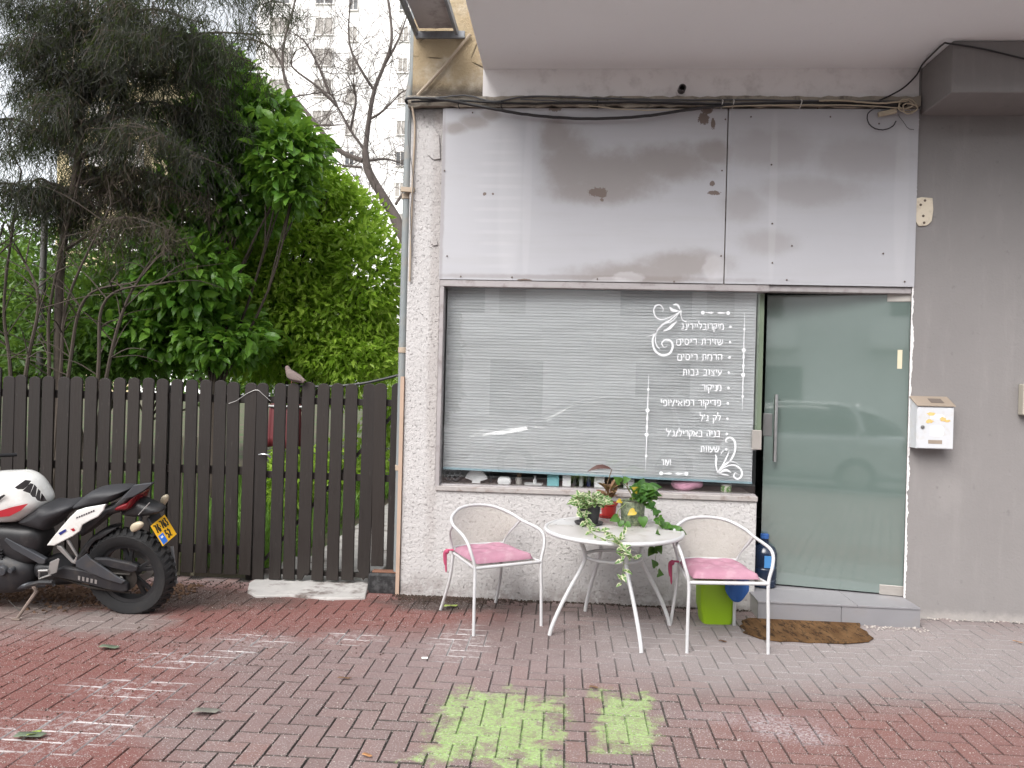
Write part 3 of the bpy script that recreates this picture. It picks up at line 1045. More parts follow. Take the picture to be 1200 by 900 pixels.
mb.prism([D(DWID - .055, 1.20, .007), D(DWID + .008, 1.20, .007), D(DWID + .008, 1.36, .007), D(DWID - .055, 1.36, .007)], dn * -.024)
m_dsteel = pm('dull_steel', (0.20, 0.20, 0.20), .5, .7)
mb.build('lock', m_dsteel, door, bevel=.002)
# lock keep on the edge of the fixed pane
q0, q1 = PY(882, 504, YG - .01), PY(892, 527, YG - .01)
MB().box(q0.x, q1.x, YG - .014, YG + .022, q1.z, q0.z).build('lock_keep', m_patch, win, bevel=.002)
# green edge-on fixed glass and jamb left of the door
m_green = pm('green_painted_jamb', (0.15, 0.19, 0.13), .5, var=.2)
MB().box(XW1 - .004, XW1 + .040, YF + .10, YF + TW - .01, 1.20, ZW1 - .034).build('jamb', m_green, shop)
MB().box(XW1 + .0145, XD - .014, YF + .0, YF + .10, ZW1 - .028, ZW1 + .0135).build('door_head', m_frame, shop, bevel=.002)
# sticker strips on the door glass
mb = MB()
u0 = .06
mb.prism([D(.045, 1.70, .0015), D(.075, 1.70, .0015), D(.075, 1.83, .0015), D(.045, 1.83, .0015)], dn * -.001)
m_tape = pm('yellowed_tape', (0.62, 0.55, 0.40), .6)
mb.build('tape', m_tape, door)

# ---- step of grey tiles
step = shop
x0, x1 = 1.325, XD + .0
yfz = 5.235
MB().box(x0, x1, yfz + .012, YF + .24, -.05, ZT - .014).build('step', m_kerb, shop)
xm = 1.86
for a, b in ((x0 - .006, xm - .0015), (xm + .0015, x1 - .001)):
    MB().box(a, b, yfz, yfz + .0115, -.01, ZT - .013).build('tile', m_tile, shop, bevel=.002)
for a, b in ((x0 - .008, xm + .10 - .0015), (xm + .10 + .0015, x1 - .001)):
    MB().box(a, b, yfz - .006, YF + .10, ZT - .0125, ZT).build('tile', m_tile, shop, bevel=.002)
    MB().box(max(a, XW1 + .002), b, YF + .1025, YF + TW + .3, ZT - .0125, ZT).build('tile', m_tile, shop, bevel=.002)

# ================================================================== things on the wall
m_black = pm('black_rubber', (0.018, 0.018, 0.02), .5, var=.3)
m_cgrey = pm('grey_cable', (0.10, 0.10, 0.105), .55, var=.3)
m_ctan = pm('tan_cable', (0.42, 0.36, 0.27), .6, var=.25)
m_conduit = pm('grey_green_pipe', (0.19, 0.21, 0.215), .55, var=.12, dirt=(.30, .24, .18), dscale=5, damt=.5)
m_tanpipe = pm('tan_conduit', (0.36, 0.29, 0.22), .65, var=.2, scale=5)

def cable(pxs, r, mat, label, y=YF - .045, cat='cable', group='cables along the ledge', name='cable', wob=.004):
    pts = []
    for p in pxs:
        yy = y if len(p) < 3 else p[2]
        q = PY(p[0], p[1], yy)
        pts.append(q)
    pts = catmull(pts, 8)
    pts = [p + Vector((0, random.uniform(-.3, .3) * wob, random.uniform(-.4, .4) * wob)) for p in pts]
    mb = MB().tube(pts, r, 7)
    return tag(mb.build(name, mat, smooth=True), label, cat, group)
y1 = YF - .055
cable([(487, 124, YF + .05), (478, 121, YF + .0), (476, 117, y1), (484, 115, y1 - .02), (520, 117, y1 - .02), (575, 127, y1 - .02), (625, 135, y1 - .02), (690, 139, y1 - .02), (755, 136, y1 - .02),
       (810, 128, y1 - .02), (860, 123, y1 - .01), (930, 121, y1), (1000, 120, y1), (1062, 123, y1)], .0105, m_black, 'thick black cable sagging in front of the sign board')
cable([(482, 119), (540, 118), (600, 121), (660, 121), (740, 120), (820, 122), (900, 121), (980, 123), (1060, 124)], .008, m_black, 'black cable lying straight along the mortar ledge', y1)
cable([(500, 116), (545, 112), (580, 119), (620, 113), (700, 115), (790, 117), (880, 117), (980, 119), (1055, 120)], .006, m_cgrey, 'grey cable looping on top of the ledge', YF - .048)
cable([(610, 116), (680, 119), (760, 118), (850, 121), (930, 118), (1000, 118), (1065, 119)], .005, m_cgrey, 'thin dark grey cable running under its clips on the ledge', YF - .062)
cable([(690, 124), (730, 128), (770, 129), (820, 127), (870, 124), (950, 123), (1020, 124), (1066, 128)], .004, m_ctan, 'thin tan wire hanging just under the ledge', YF - .07)
cable([(960, 118), (990, 118), (1030, 121), (1064, 118)], .006, m_ctan, 'short pale cable running into the coiled bundle', YF - .075)
# coil of pale wires by the beam
for i, (cx, cy, ra, lab) in enumerate(((1064, 124, 11, 'outer loop of pale wire coiled beside the grey beam'), (1061, 122, 8, 'inner loop of pale wire coiled beside the grey beam'), (1066, 127, 8.5, 'low loop of pale wire hanging beside the grey beam'))):
    pts = []
    for k in range(30):
        a = k / 29 * 2 * math.pi * 2.2
        rr = ra * (1 + .12 * math.sin(3 * a + i))
        pts.append(PY(cx + rr * math.cos(a), cy + rr * .7 * math.sin(a), YF - .05 - .0012 * k - .008 * i))
    tag(MB().tube(pts, .0045, 6).build('wire_coil', m_ctan, smooth=True), lab, 'wire', 'coiled wires beside the beam')
mb = MB()
q = PY(1040, 132, YF - .05)
M_ = Matrix.Translation(q) @ Matrix.Rotation(R(-12), 4, 'Y')
mb.box(-.06, .06, -.012, .018, -.016, .016, M_)
jb = tag(mb.build('cable_connector', m_ctan, bevel=.005), 'small tan connector block hanging from the wires', 'connector')
cable([(1055, 128), (1030, 126), (1018, 132), (1017, 142), (1024, 150), (1036, 152), (1046, 148), (1050, 142)], .004, m_black, 'loose black wire curling down onto the sign board', YF - .045, 'wire', None, 'wire')
cable([(1030, 118, YF - .05), (1045, 111, YF - .045), (1060, 102, YF - .04), (1074, 88, YF - .035), (1080, 77, YF - .07), (1090, 66, YF - .25), (1105, 52, YF - .438), (1112, 51, YF - .445), (1150, 57, YF - .445), (1205, 70, YF - .445), (1260, 84, YF - .445)],
      .0055, m_black, 'black cable climbing over the corner of the grey beam', wob=.001)
cable([(1052, 134), (1058, 142), (1064, 150), (1071, 152)], .002, m_cgrey, 'hair-thin wire end dangling beside the connector block', YF - .035, 'wire', None, 'wire')
# white ties round the bundle
mtie = pm('white_tie', (0.55, 0.54, 0.52), .5)
for i, (px, lab) in enumerate(((846, 'white cable tie where the sagging cable meets the ledge'), (859, 'white cable tie just right of the sheet joint'), (938, 'white cable tie at the middle of the narrower sign sheet'), (588, 'dark clip over the cables above the wide sign sheet'), (538, 'dark clip over the cables by the tan plaster'), (700, 'dark clip over the cables left of the pipe stub'))):
    q = PY(px, 121.5, YF - .05)
    pts = [q + Vector((.003 * math.sin(a * 2), -.042 * math.cos(a) + .012, .026 * math.sin(a))) for a in np.linspace(0, 2 * math.pi, 14)[:-1]]
    tag(MB().tube(pts, .0035, 5, closed=True).build('cable_tie', mtie if i < 3 else m_black, smooth=True), lab, 'cable tie', 'ties round the cables')
# pipe stub
q = PY(798, 107, YF)
MX = Matrix.Rotation(R(90), 4, 'X')
pst = thing('pipe_stub', 'short dark pipe stub sticking out of the white band', 'pipe', (q.x, YF, q.z))
MB().lathe([(.026, -.05), (.026, .07), (.019, .07), (.019, .0)], 18, M=MX).build('pipe', pm('dark_pipe', (.07, .065, .065), .5), pst, local=True, smooth=True)
MB().lathe([(.040, -.02), (.038, .012), (.027, .016), (.0265, -.02)], 18, M=MX).build('collar', m_band, pst, local=True, smooth=True)

# drain pipe and conduits on the left corner
dp = thing('drain_pipe', 'grey green drain pipe clamped to the corner of the shop', 'pipe', (XL - .03, YF + .06, 0))
px_ = XL - .034
MB().tube([(px_, YF + .06, -.01), (px_, YF + .06, 2.0), (px_ + .004, YF + .06, 3.6), (px_ + .03, YF + .05, 3.75), (px_ + .03, YF + .05, 7.0)], .029, 14).build('pipe', m_conduit, dp, smooth=True)
for z in (.9, 2.86, 1.75):
    MB().lathe([(.030, -.02), (.035, -.018), (.035, .018), (.030, .02)], 14, c=(px_ + .001, YF + .06, z)).build('clamp', m_tanpipe, dp, smooth=True)
mb = MB().bar(PY(470, 222, YF + .0), PY(486, 223, YF + .0), .03, .035)
mb.build('clamp', m_tanpipe, dp, bevel=.003)
cable([(483, 125, YF - .03), (486, 150, YF - .016), (484, 200, YF - .016), (482, 260, YF - .016), (480, 330, YF - .016)], .0075, m_tanpipe, 'tan conduit dropping down the corner pier from the ledge', cat='conduit', group=None, name='conduit', wob=.001)
cable([(480, 128, YF - .04), (478, 160, YF - .045), (482, 190, YF - .04), (484, 215, YF - .04), (481, 250, YF - .035), (483, 300, YF - .03)], .003, m_cgrey, 'thin grey wire wandering down the corner pier', cat='wire', group=None, name='wire', wob=.002)
cable([(551, 40, YF - .01), (520, 78, YF - .01), (489, 112, YF - .012)], .011, m_tanpipe, 'pale conduit crossing the tan plaster diagonally', cat='conduit', group=None, name='conduit', wob=0)
# batten beside the gate
MB().box(XL - .028, XL - .002, YF - .02, YF + .02, -.02, 1.56).build('gate_batten', pm('orange_batten', (.40, .29, .22), .8, var=.2)).location.z += 0
tag(bpy.data.objects['gate_batten'], 'narrow tan batten between the gate and the shop corner', 'batten')

# projecting steel tray at the top of the corner
m_gsteel = pm('grey_tray_steel', (0.21, 0.22, 0.24), .55, .3, var=.2, scale=8, dirt=(.09, .08, .075), dscale=6, damt=.6)
m_tray = pm('tray_board', (0.42, 0.40, 0.405), .85, var=.15, scale=5, dirt=(.16, .14, .13), dscale=7, damt=.7)
tray = thing('steel_tray', 'steel framed tray projecting high from the shop corner', 'tray', (-.98, YF, 4.0))
tx0, tx1, ty0, tz = -1.118, -.828, YF - 1.5, 4.01
MB().box(tx0 + .02, tx1 - .02, ty0 + .02, YF - .03, tz + .025, tz + .04).build('board', m_tray, tray)
for (a, b) in (((tx0, ty0, tz), (tx0, YF + .01, tz)), ((tx1, ty0, tz), (tx1, YF + .01, tz)), ((tx0 - .0, YF - .022, tz - .02), (tx1 + .06, YF - .022, tz - .02)), ((tx0, ty0, tz - .001), (tx1, ty0, tz - .001))):
    MB().bar(a, b, .022, .05).build('bar', m_gsteel, tray, bevel=.002)
# mailbox
q0, q1 = PY(1076, 476, YF - .13), PY(1118, 527, YF - .13)
mbx = thing('mailbox', 'white metal mailbox with peeling stickers on the grey wall', 'mailbox', ((q0.x + q1.x) / 2, YF, q1.z))
m_mail = pm('mailbox_enamel', (0.54, 0.55, 0.575), .4, var=.05, scale=5, dirt=(.45, .40, .33), dscale=18, damt=.35)
m_lid = pm('mailbox_lid', (0.27, 0.22, 0.175), .6, var=.2)
bx0_, bx1_, bz0, bz1 = q0.x, q1.x, q1.z, q0.z
mb = MB()
mb.prism([(bx0_, YF - .115, bz0), (bx0_, YF - .115, bz1), (bx0_, YF - .004, bz1 + .055), (bx0_, YF - .004, bz0)], (bx1_ - bx0_, 0, 0))
mb.build('box', m_mail, mbx, bevel=.003)
MB().box(bx0_ + .003, bx1_ - .003, YF - .121, YF - .1155, bz0 + .004, bz1 - .006).build('door', m_mail, mbx, bevel=.002)
mb = MB()
mb.prism([(bx0_ - .006, YF - .128, bz1 + .001), (bx0_ - .006, YF - .128, bz1 + .008), (bx0_ - .006, YF - .002, bz1 + .068), (bx0_ - .006, YF - .002, bz1 + .0575)], (bx1_ - bx0_ + .012, 0, 0))
lid = mb.build('lid', m_lid, mbx, bevel=.001)
xm_ = (bx0_ + bx1_) / 2
mb = MB()
mb.prism([(xm_ - .02, YF - .095, bz1 + .0255), (xm_ - .02, YF - .04, bz1 + .0515), (xm_ + .065, YF - .04, bz1 + .0515), (xm_ + .065, YF - .095, bz1 + .0255)], (0, -.0004, .0012))
mb.build('slot', pm('slot_dark', (.13, .105, .09), .7), lid)
MB().lathe([(.012, 0), (.012, .006), (.006, .008)], 14, c=(bx0_ + .035, YF - .121, bz0 + .145), M=MX).build('lock', m_dsteel, mbx, smooth=True)
MB().box(xm_ - .045, xm_ + .045, YF - .1225, YF - .1212, bz0 + .035, bz0 + .06).build('name_slot', m_lid, mbx)
m_stick = pm('torn_sticker', (0.60, 0.42, 0.16), .7, var=.3, scale=40)
m_stick2 = pm('faded_sticker', (0.68, 0.67, 0.68), .7, var=.1, scale=40)
for (cx, cz, rx, rz, mt) in ((-.03, .235, .035, .012, 0), (.045, .20, .02, .018, 0), (-.04, .185, .028, .014, 0), (.01, .215, .045, .016, 1), (.075, .19, .02, .009, 0), (.01, .12, .045, .035, 1)):
    pts = []
    for k in range(13):
        a = 2 * math.pi * k / 13
        j = random.uniform(.65, 1.15) if mt == 0 else 1
        cxx, czz = math.cos(a), math.sin(a)
        if mt == 1:
            mm = max(abs(cxx), abs(czz)); cxx /= mm; czz /= mm
        pts.append((xm_ + cx + rx * j * cxx, YF - .1212 - (.0004 if mt == 0 else 0), bz0 + cz + rz * j * czz))
    MB().prism(pts, (0, -.0008, 0)).build('sticker', (m_stick, m_stick2)[mt], mbx)
# meter box at the edge of the frame
q = PY(1199, 450, YF - .06)
wbx = thing('wall_box', 'pale plastic meter box on the grey wall right of the mailbox', 'meter box', (q.x + .12, YF, q.z - .22))
m_cream = pm('cream_plastic', (0.40, 0.37, 0.31), .5, var=.08)
MB().box(q.x, q.x + .25, YF - .07, YF - .004, q.z - .21, q.z).build('body', m_cream, wbx, bevel=.008)
MB().box(q.x + .012, q.x + .238, YF - .078, YF - .0705, q.z - .198, q.z - .012).build('cover', m_cream, wbx, bevel=.004)
# cream plate with holes on the corner of the grey wall
plate = thing('wall_plate', 'cream plaster patch with screw holes on the edge of the grey wall', 'plate', (2.42, YF, 2.70))
poly = [(1071, 233), (1080, 231), (1093, 232), (1094, 246), (1092, 259), (1087, 264), (1077, 265), (1072, 258)]
MB().prism([PY(x, y, YF - .014) for x, y in poly], (0, .010, 0)).build('plate', pm('cream_patch', (.62, .55, .44), .8, var=.15, dirt=(.25, .2, .15), dscale=15), plate, bevel=.003)
for (x, y) in ((1079, 240), (1082, 253), (1083, 261), (1084, 235)):
    q = PY(x, y, YF - .015)
    MB().lathe([(.009, 0), (.009, .0012), (.003, .0016)], 10, c=(q.x, YF - .0141, q.z), M=MX).build('screw_hole', m_rust, plate)

# ================================================================== chairs and table
m_wmetal = pm('white_enamel_tube', (0.50, 0.50, 0.51), .38, var=.06, scale=10, dirt=(.42, .37, .31), dscale=16, damt=.25, coat=.2)

def mesh_mat():
    M = Mat('perforated_sheet')
    U = M.coord('Object')
    s_ = M.node('ShaderNodeSeparateXYZ', {0: U})
    P_ = 2 * math.pi / .0072
    w = M.math('MULTIPLY', M.math('SINE', M.math('MULTIPLY', M.math('ADD', s_.outputs[0], s_.outputs[1]), P_)), M.math('SINE', M.math('MULTIPLY', M.math('ADD', s_.outputs[2], M.math('MULTIPLY', s_.outputs[1], .0)), P_)))
    hole = M.ramp(w, -.12, .05)
    n = M.noise(9, 4, .6)
    M.set(color=M.mix(n, (0.34, 0.31, 0.27), (0.43, 0.395, 0.35)), rough=.55, alpha=M.math('SUBTRACT', 1.0, M.math('MULTIPLY', hole, .95)))
    return M.m
m_mesh = mesh_mat()

def smooth_path(pts, k=6):
    return catmull(pts, k)

def make_chair(loc, rz, label, rear=.27):
    t = thing('bistro_chair', label, 'chair', loc, rz, 'white metal chairs at the table')
    r = .0100
    half = [(.238, -.25, 0), (.236, -.243, .20), (.234, -.236, .40), (.258, -.228, .50), (.272, -.200, .560), (.274, -.14, .590), (.264, -.04, .605), (.25, .06, .618), (.218, .155, .650), (.125, .235, .690), (0, .262, .702)]
    full = half + [(-x, y, z) for x, y, z in half[::-1][1:]]
    fp = smooth_path(full, 6)
    MB().tube(fp, r, 10).build('arm_hoop', m_wmetal, t, local=True, smooth=True)
    zs = .405
    # inner uprights and lower bar of the back
    for s in (-1, 1):
        MB().tube(smooth_path([(.248 * s, .065, .618), (.238 * s, .13, .56), (.205 * s, .185, .49), (.178 * s, .205, zs)], 5), .0075, 8).build('upright', m_wmetal, t, local=True, smooth=True)
    MB().tube(smooth_path([(-.188, .198, .445), (0, .225, .445), (.188, .198, .445)], 6), .0065, 8).build('back_bar', m_wmetal, t, local=True, smooth=True)
    # perforated back
    nu, nv = 20, 12
    v = []
    for j in range(nv + 1):
        w = j / nv
        for i in range(nu + 1):
            u = i / nu * 2 - 1
            # top edge follows the hoop
            a = u * math.pi / 2
            tx = .243 * math.sin(a) if abs(u) < 1 else .243 * u
            ty = .085 + .175 * math.cos(a)
            tz = .620 + .080 * math.cos(a) ** 1.0
            bx, by, bz = .186 * u, .225 - .027 * u * u, .447
            bulge = .012 * math.sin(math.pi * w)
            v.append((bx + (tx - bx) * w, by + (ty - by) * w + bulge, bz + (tz - bz) * w))
    f = [(j * (nu + 1) + i, j * (nu + 1) + i + 1, (j + 1) * (nu + 1) + i + 1, (j + 1) * (nu + 1) + i) for j in range(nv) for i in range(nu)]
    MB().add(v, f).build('backrest', m_mesh, t, local=True, smooth=True)
    # seat
    c = [(-.232, -.238), (.232, -.238), (.205, 0.0), (.176, .205), (-.176, .205), (-.205, 0.0)]
    mb = MB().tube([(-.232, -.236, zs), (.232, -.236, zs)], .0105, 10)
    mb.build('front_rail', m_wmetal, t, local=True, smooth=True)
    for s in (-1, 1):
        MB().tube([(.232 * s, -.228, zs), (.205 * s, 0, zs), (.178 * s, .205, zs)], .009, 8).build('side_rail', m_wmetal, t, local=True, smooth=True)
        MB().tube(smooth_path([(.180 * s, .20, zs + .004), (.192 * s, .225, .22), (.208 * s, rear, 0)], 5), .0105, 10).build('leg', m_wmetal, t, local=True, smooth=True)
    MB().tube([(-.178, .205, zs), (.178, .205, zs)], .009, 8).build('rear_rail', m_wmetal, t, local=True, smooth=True)
    MB().prism([(x * .985, y * .985, zs + .002) for x, y in c], (0, 0, -.003)).build('seat', m_mesh, t, local=True)
    return t

def pink_mat():
    M = Mat('pink_cotton')
    n = M.noise(7, 5, .6)
    c = M.mix(M.ramp(n, .3, .7), (0.35, 0.175, 0.232), (0.40, 0.22, 0.28))
    c = M.mix(M.ramp(M.noise(16, 4, .6), .5, .72, 0, .45), c, (0.47, 0.32, 0.36))
    M.set(color=c, rough=.95, spec=.1)
    M.bump(M.noise(160, 3, .6), .4, .003)
    return M.m
m_pink = pink_mat()
m_tie = pm('red_pink_tie', (.42, .07, .14), .9)

def make_cushion(loc, rz, label, tie_side=-1):
    t = thing('seat_cushion', label, 'cushion', loc, rz, 'pink cushions on the chairs')
    n = 28
    v, f = [], []
    tufts = [(-.09, -.07), (.09, -.07), (-.08, .08), (.08, .08), (0, 0)]
    for side in (1, 0):
        for j in range(n + 1):
            for i in range(n + 1):
                u, w = i / n * 2 - 1, j / n * 2 - 1
                wid = .205 - .02 * (w + 1) / 2
                x = u * wid * (1 - .04 * w * w * (abs(u) ** 2))
                y = w * .205 * (1 - .03 * u * u)
                e = max(abs(u), abs(w))
                h = .046 * (1 - e ** 5) ** .5 + .004 * math.sin(7 * u + 1) * math.sin(5 * w)
                for tx, ty in tufts:
                    d2 = (x - tx) ** 2 + (y - ty) ** 2
                    h -= .016 * math.exp(-d2 / .0007)
                z = .012 + (max(h, .002) if side else -.0105 * (1 - e ** 6))
                v.append((x, y, z))
    m = (n + 1) ** 2
    for sd in (0, 1):
        for j in range(n):
            for i in range(n):
                a = sd * m + j * (n + 1) + i
                q = (a, a + 1, a + n + 2, a + n + 1)
                f.append(q if sd == 0 else q[::-1])
    ed = [j * (n + 1) for j in range(n + 1)]
    for k in range(n):
        for a, b in ((k, k + 1), (m - 1 - k, m - 2 - k), ((k + 1) * (n + 1), k * (n + 1)), (k * (n + 1) + n, (k + 1) * (n + 1) + n)):
            f.append((b, a, a + m, b + m))
    MB().add(v, f).build('pad', m_pink, t, local=True, smooth=True, ang=60)
    for k, (dx, l) in enumerate(((0, .13), (.012, .085))):
        pts = smooth_path([(tie_side * .185, .185, .02), (tie_side * (.222 + dx), .21, .012), (tie_side * (.226 + dx), .214, -.04), (tie_side * (.224 + dx * .5), .21, -l)], 5)
        MB().tube(pts, [.007] * (len(pts) - 1) + [.003], 6).build('tie', m_tie, t, local=True, smooth=True)
    MB().ell((tie_side * .222, .208, .008), (.016, .014, .018), 8, 6).build('tie_knot', m_tie, t, local=True, smooth=True)
    return t

cl, ra = (-.445, 4.985, 0), R(32.5)
cr, rb = (.955, 4.80, 0), R(6)
make_chair(cl, ra, 'white metal bistro chair standing left of the table, turned towards it', .32)
make_chair(cr, rb, 'white metal bistro chair in front of the lime green bin')
make_cushion((cl[0], cl[1], .408), ra, 'pink tufted cushion on the chair left of the table', -1)
make_cushion((cr[0], cr[1], .408), rb, 'pink tufted cushion on the chair by the lime green bin', -1)

TC = Vector((.329, 4.875, 0))
table = thing('bistro_table', 'round white metal bistro table carrying potted plants', 'table', TC)
ZTAB = .635
TR = .425
def top_mat():
    M = Mat('weathered_table_top')
    P = M.coord('World')
    n = M.noise(5, 5, .65, P, .6)
    c = M.mix(M.ramp(n, .3, .7), (0.36, 0.34, 0.325), (0.47, 0.455, 0.45))
    c = M.mix(M.ramp(M.noise(9, 6, .75, P), .52, .72, 0, .6), c, (0.25, 0.21, 0.175))
    q = PZ(660, 612, ZTAB)
    c = M.mix(M.math('MULTIPLY', M.blob(P, (q.x, q.y, ZTAB), (.12, .10, 3), n, .8, .5), .5), c, (.55, .57, .60))
    M.set(color=c, rough=M.ramp(n, .3, .7, .25, .5), spec=.5)
    return M.m
MB().lathe([(.02, ZTAB - .012), (TR - .012, ZTAB - .012), (TR - .008, ZTAB - .004), (TR - .012, ZTAB + .003), (.02, ZTAB + .003)], 64).build('table_top', top_mat(), table, local=True, smooth=True)
ring = lambda r, z, n=64: [(r * math.cos(2 * math.pi * k / n), r * math.sin(2 * math.pi * k / n), z) for k in range(n)]
MB().tube(ring(TR, ZTAB - .006), .0135, 10, closed=True).build('rim', m_wmetal, table, local=True, smooth=True)
MB().tube(ring(.175, .465), .0105, 10, closed=True).build('brace_ring', m_wmetal, table, local=True, smooth=True)
for k in range(4):
    a = R(21.5 + 90 * k - .0)
    ca, sa = math.cos(a), math.sin(a)
    prof = [(.235, ZTAB - .02), (.215, .56), (.192, .50), (.190, .45), (.225, .38), (.285, .28), (.345, .17), (.395, .06), (.412, 0)]
    MB().tube(smooth_path([(r * ca, r * sa, z) for r, z in prof], 6), .0125, 10).build('leg', m_wmetal, table, local=True, smooth=True)
for k in range(2):
    a = R(21.5 + 90 * k)
    MB().bar((-.23 * math.cos(a), -.23 * math.sin(a), ZTAB - .019 - .0085 * k), (.23 * math.cos(a), .23 * math.sin(a), ZTAB - .019 - .0085 * k), .02, .008).build('cross_bar', m_wmetal, table, local=True)

# ================================================================== pots and plants
ZPOT = ZTAB + .0035

def leaf_shape(kind):
    """unit leaf: base at origin, tip at +x, folded along the rib, drooping tip"""
    if kind == 'heart':
        half = [(0, .0), (-.10, .22), (.02, .42), (.25, .47), (.52, .36), (.78, .18), (1.0, 0)]
    elif kind == 'oval':
        half = [(0, 0), (.12, .14), (.35, .24), (.6, .22), (.82, .12), (1.0, 0)]
    else:
        half = [(0, 0), (.15, .10), (.45, .17), (.75, .11), (1.0, 0)]
    v, f = [], []
    n = len(half)
    dz = lambda x, y: .10 * math.sin(max(0, x) * 2.6) - .20 * max(0, x) ** 2 + .22 * abs(y)
    for x, y in half:
        v.append((x if abs(y) < 1e-6 else max(x, 0.0), 0, dz(x, 0)))
    for x, y in half[1:-1]:
        v.append((x, y, dz(x, y)))
    for x, y in half[1:-1]:
        v.append((x, -y, dz(x, y)))
    m = n - 2
    for s, o in ((1, n), (-1, n + m)):
        f.append((0, 1, o) if s > 0 else (0, o, 1))
        for i in range(1, n - 2):
            q = (i, i + 1, o + i, o + i - 1)
            f.append(q if s > 0 else q[::-1])
        q = (n - 2, n - 1, o + m - 1)
        f.append(q if s > 0 else q[::-1])
    return v, f

def leaf_mat(name, a, b, gloss=.45, trans=.35, edge=None, coord=None):
    M = Mat(name)
    oi = M.node('ShaderNodeObjectInfo').outputs['Random']
    isl = M.node('ShaderNodeNewGeometry').outputs['Random Per Island']
    rnd = M.math('FRACT', M.math('ADD', M.math('MULTIPLY', oi, 5.1), M.math('MULTIPLY', isl, 3.7)))
    c = M.mix(rnd, a, b)
    if edge is not None:
        n = M.noise(3.2, 4, .6, M.coord('Object'))
        y = M.math('ABSOLUTE', M.node('ShaderNodeSeparateXYZ', {0: M.coord('Object')}).outputs[1])
        n = M.math('ADD', M.math('MULTIPLY', y, 1.6), M.math('MULTIPLY', M.math('SUBTRACT', M.noise(4, 3, .6), .5), .9))
        c = M.mix(M.ramp(n, .14, .26), c, edge)
    M.set(color=c, rough=gloss, spec=.45)
    tl = M.node('ShaderNodeBsdfTranslucent', {'Color': M.mix(.35, c, (.35, .55, .05))})
    mx = M.node('ShaderNodeMixShader', {0: trans, 1: M.bsdf.outputs[0], 2: tl.outputs[0]})
    M.link(mx.outputs[0], M.out.inputs['Surface'])
    return M.m

m_lpothos = leaf_mat('pothos_leaf', (.022, .078, .014), (.07, .175, .03))
m_lvar = leaf_mat('variegated_leaf', (.06, .15, .04), (.11, .22, .06), edge=(.55, .56, .38))
m_lyel = leaf_mat('yellow_leaf', (.46, .33, .03), (.55, .40, .06))
m_lbrown = leaf_mat('dry_leaf', (.12, .055, .03), (.24, .14, .08), .8, .15)
m_ldred = leaf_mat('dark_red_leaf', (.035, .010, .010), (.06, .02, .015), .5, .03)
m_stem = pm('green_stem', (.16, .22, .07), .6)
m_stemb = pm('brown_stem', (.18, .12, .07), .8)

def leaf_mesh(name, kind, mat):
    v, f = leaf_shape(kind)
    me = bpy.data.meshes.new(name)
    me.from_pydata(v, [], f)
    me.shade_smooth()
    me.materials.append(mat)
    return me
lm_heart = leaf_mesh('leaf', 'heart', m_lpothos)
lm_var = leaf_mesh('leaf', 'oval', m_lvar)
lm_yel = leaf_mesh('leaf', 'heart', m_lyel)
lm_dry = leaf_mesh('leaf', 'narrow', m_lbrown)
lm_dred = leaf_mesh('leaf', 'oval', m_ldred)

def put_leaf(parent, me, p, d, size, roll=0.0, up=(0, 0, 1)):
    d = Vector(d).normalized()
    u = Vector(up)
    y = u.cross(d)
    if y.length < 1e-3:
        y = Vector((0, 1, 0)).cross(d)
    y.normalize()
    z = d.cross(y)
    Mx = Matrix((d, y, z)).transposed().to_4x4() @ Matrix.Rotation(roll, 4, 'X') @ Matrix.Scale(size, 4)
    Mx.translation = Vector(p) - WL[parent.name]
    return inst('leaf', me, parent, Mx)

def vine(parent, pts, mat, me, n, size, r=.0022, name='vine', jit=.4):
    P = catmull(pts, 8)
    MB().tube(P, [r * (1 - .5 * i / len(P)) for i in range(len(P))], 5).build(name, mat, parent, smooth=True)
    for k in range(n):
        i = min(len(P) - 2, int((k + .6 + random.uniform(-.2, .2)) / n * (len(P) - 1)))
        t = (P[i + 1] - P[i]).normalized()
        side = Vector((random.gauss(0, 1), -abs(random.gauss(.5, .6)), random.gauss(.1, .6))).normalized()
        d = (t * .35 + side).normalized()
        put_leaf(parent, me, P[i], d, size * random.uniform(.7, 1.25), random.uniform(-jit, jit), up=(random.gauss(0, .5), -.8, .7))

# black pot with variegated trailing plant
pb = PZ(690, 614, ZPOT)
pot1 = thing('plant_pot', 'black plastic pot on a saucer with cream and green trailing leaves', 'potted plant', pb, group='pots on the table')
m_potb = pm('black_pot', (.028, .027, .03), .55, var=.15)
m_soilp = pm('potting_soil', (.05, .035, .025), .95, var=.4, scale=60, bump=.8)
def pot(t, prof, mat, n=32, square=False):
    return MB().lathe(prof, n).build('pot', mat, t, local=True, smooth=True)
pot(pot1, [(.058, .008), (.075, .112), (.080, .114), (.082, .150), (.077, .150), (.073, .122)], m_potb)
MB().lathe([(.07, 0), (.088, .003), (.094, .014), (.089, .014), (.07, .007)], 32).build('saucer', m_potb, pot1, local=True, smooth=True)
MB().lathe([(.0745, .128), (.06, .133), (.01, .136)], 20).build('soil', m_soilp, pot1, local=True, smooth=True)
for k in range(190):
    a, rr = random.uniform(0, 2 * math.pi), .105 * math.sqrt(random.random())
    base = pb + Vector((rr * math.cos(a) + .01, rr * math.sin(a), .13 + random.uniform(0, .075) * (1 - rr / .12)))
    d = Vector((math.cos(a) + random.gauss(0, .5), math.sin(a) + random.gauss(0, .5), random.uniform(-.2, .8)))
    put_leaf(pot1, lm_var, base, d, random.uniform(.042, .068), random.uniform(-.5, .5), up=(random.gauss(0, .3), -.4, .8))
q = lambda x, y, z=0, dy=0: PZ(x, y, ZPOT) + Vector((0, dy, z))
def tp(x, y, Y):
    return PY(x, y, Y)
yq = pb.y
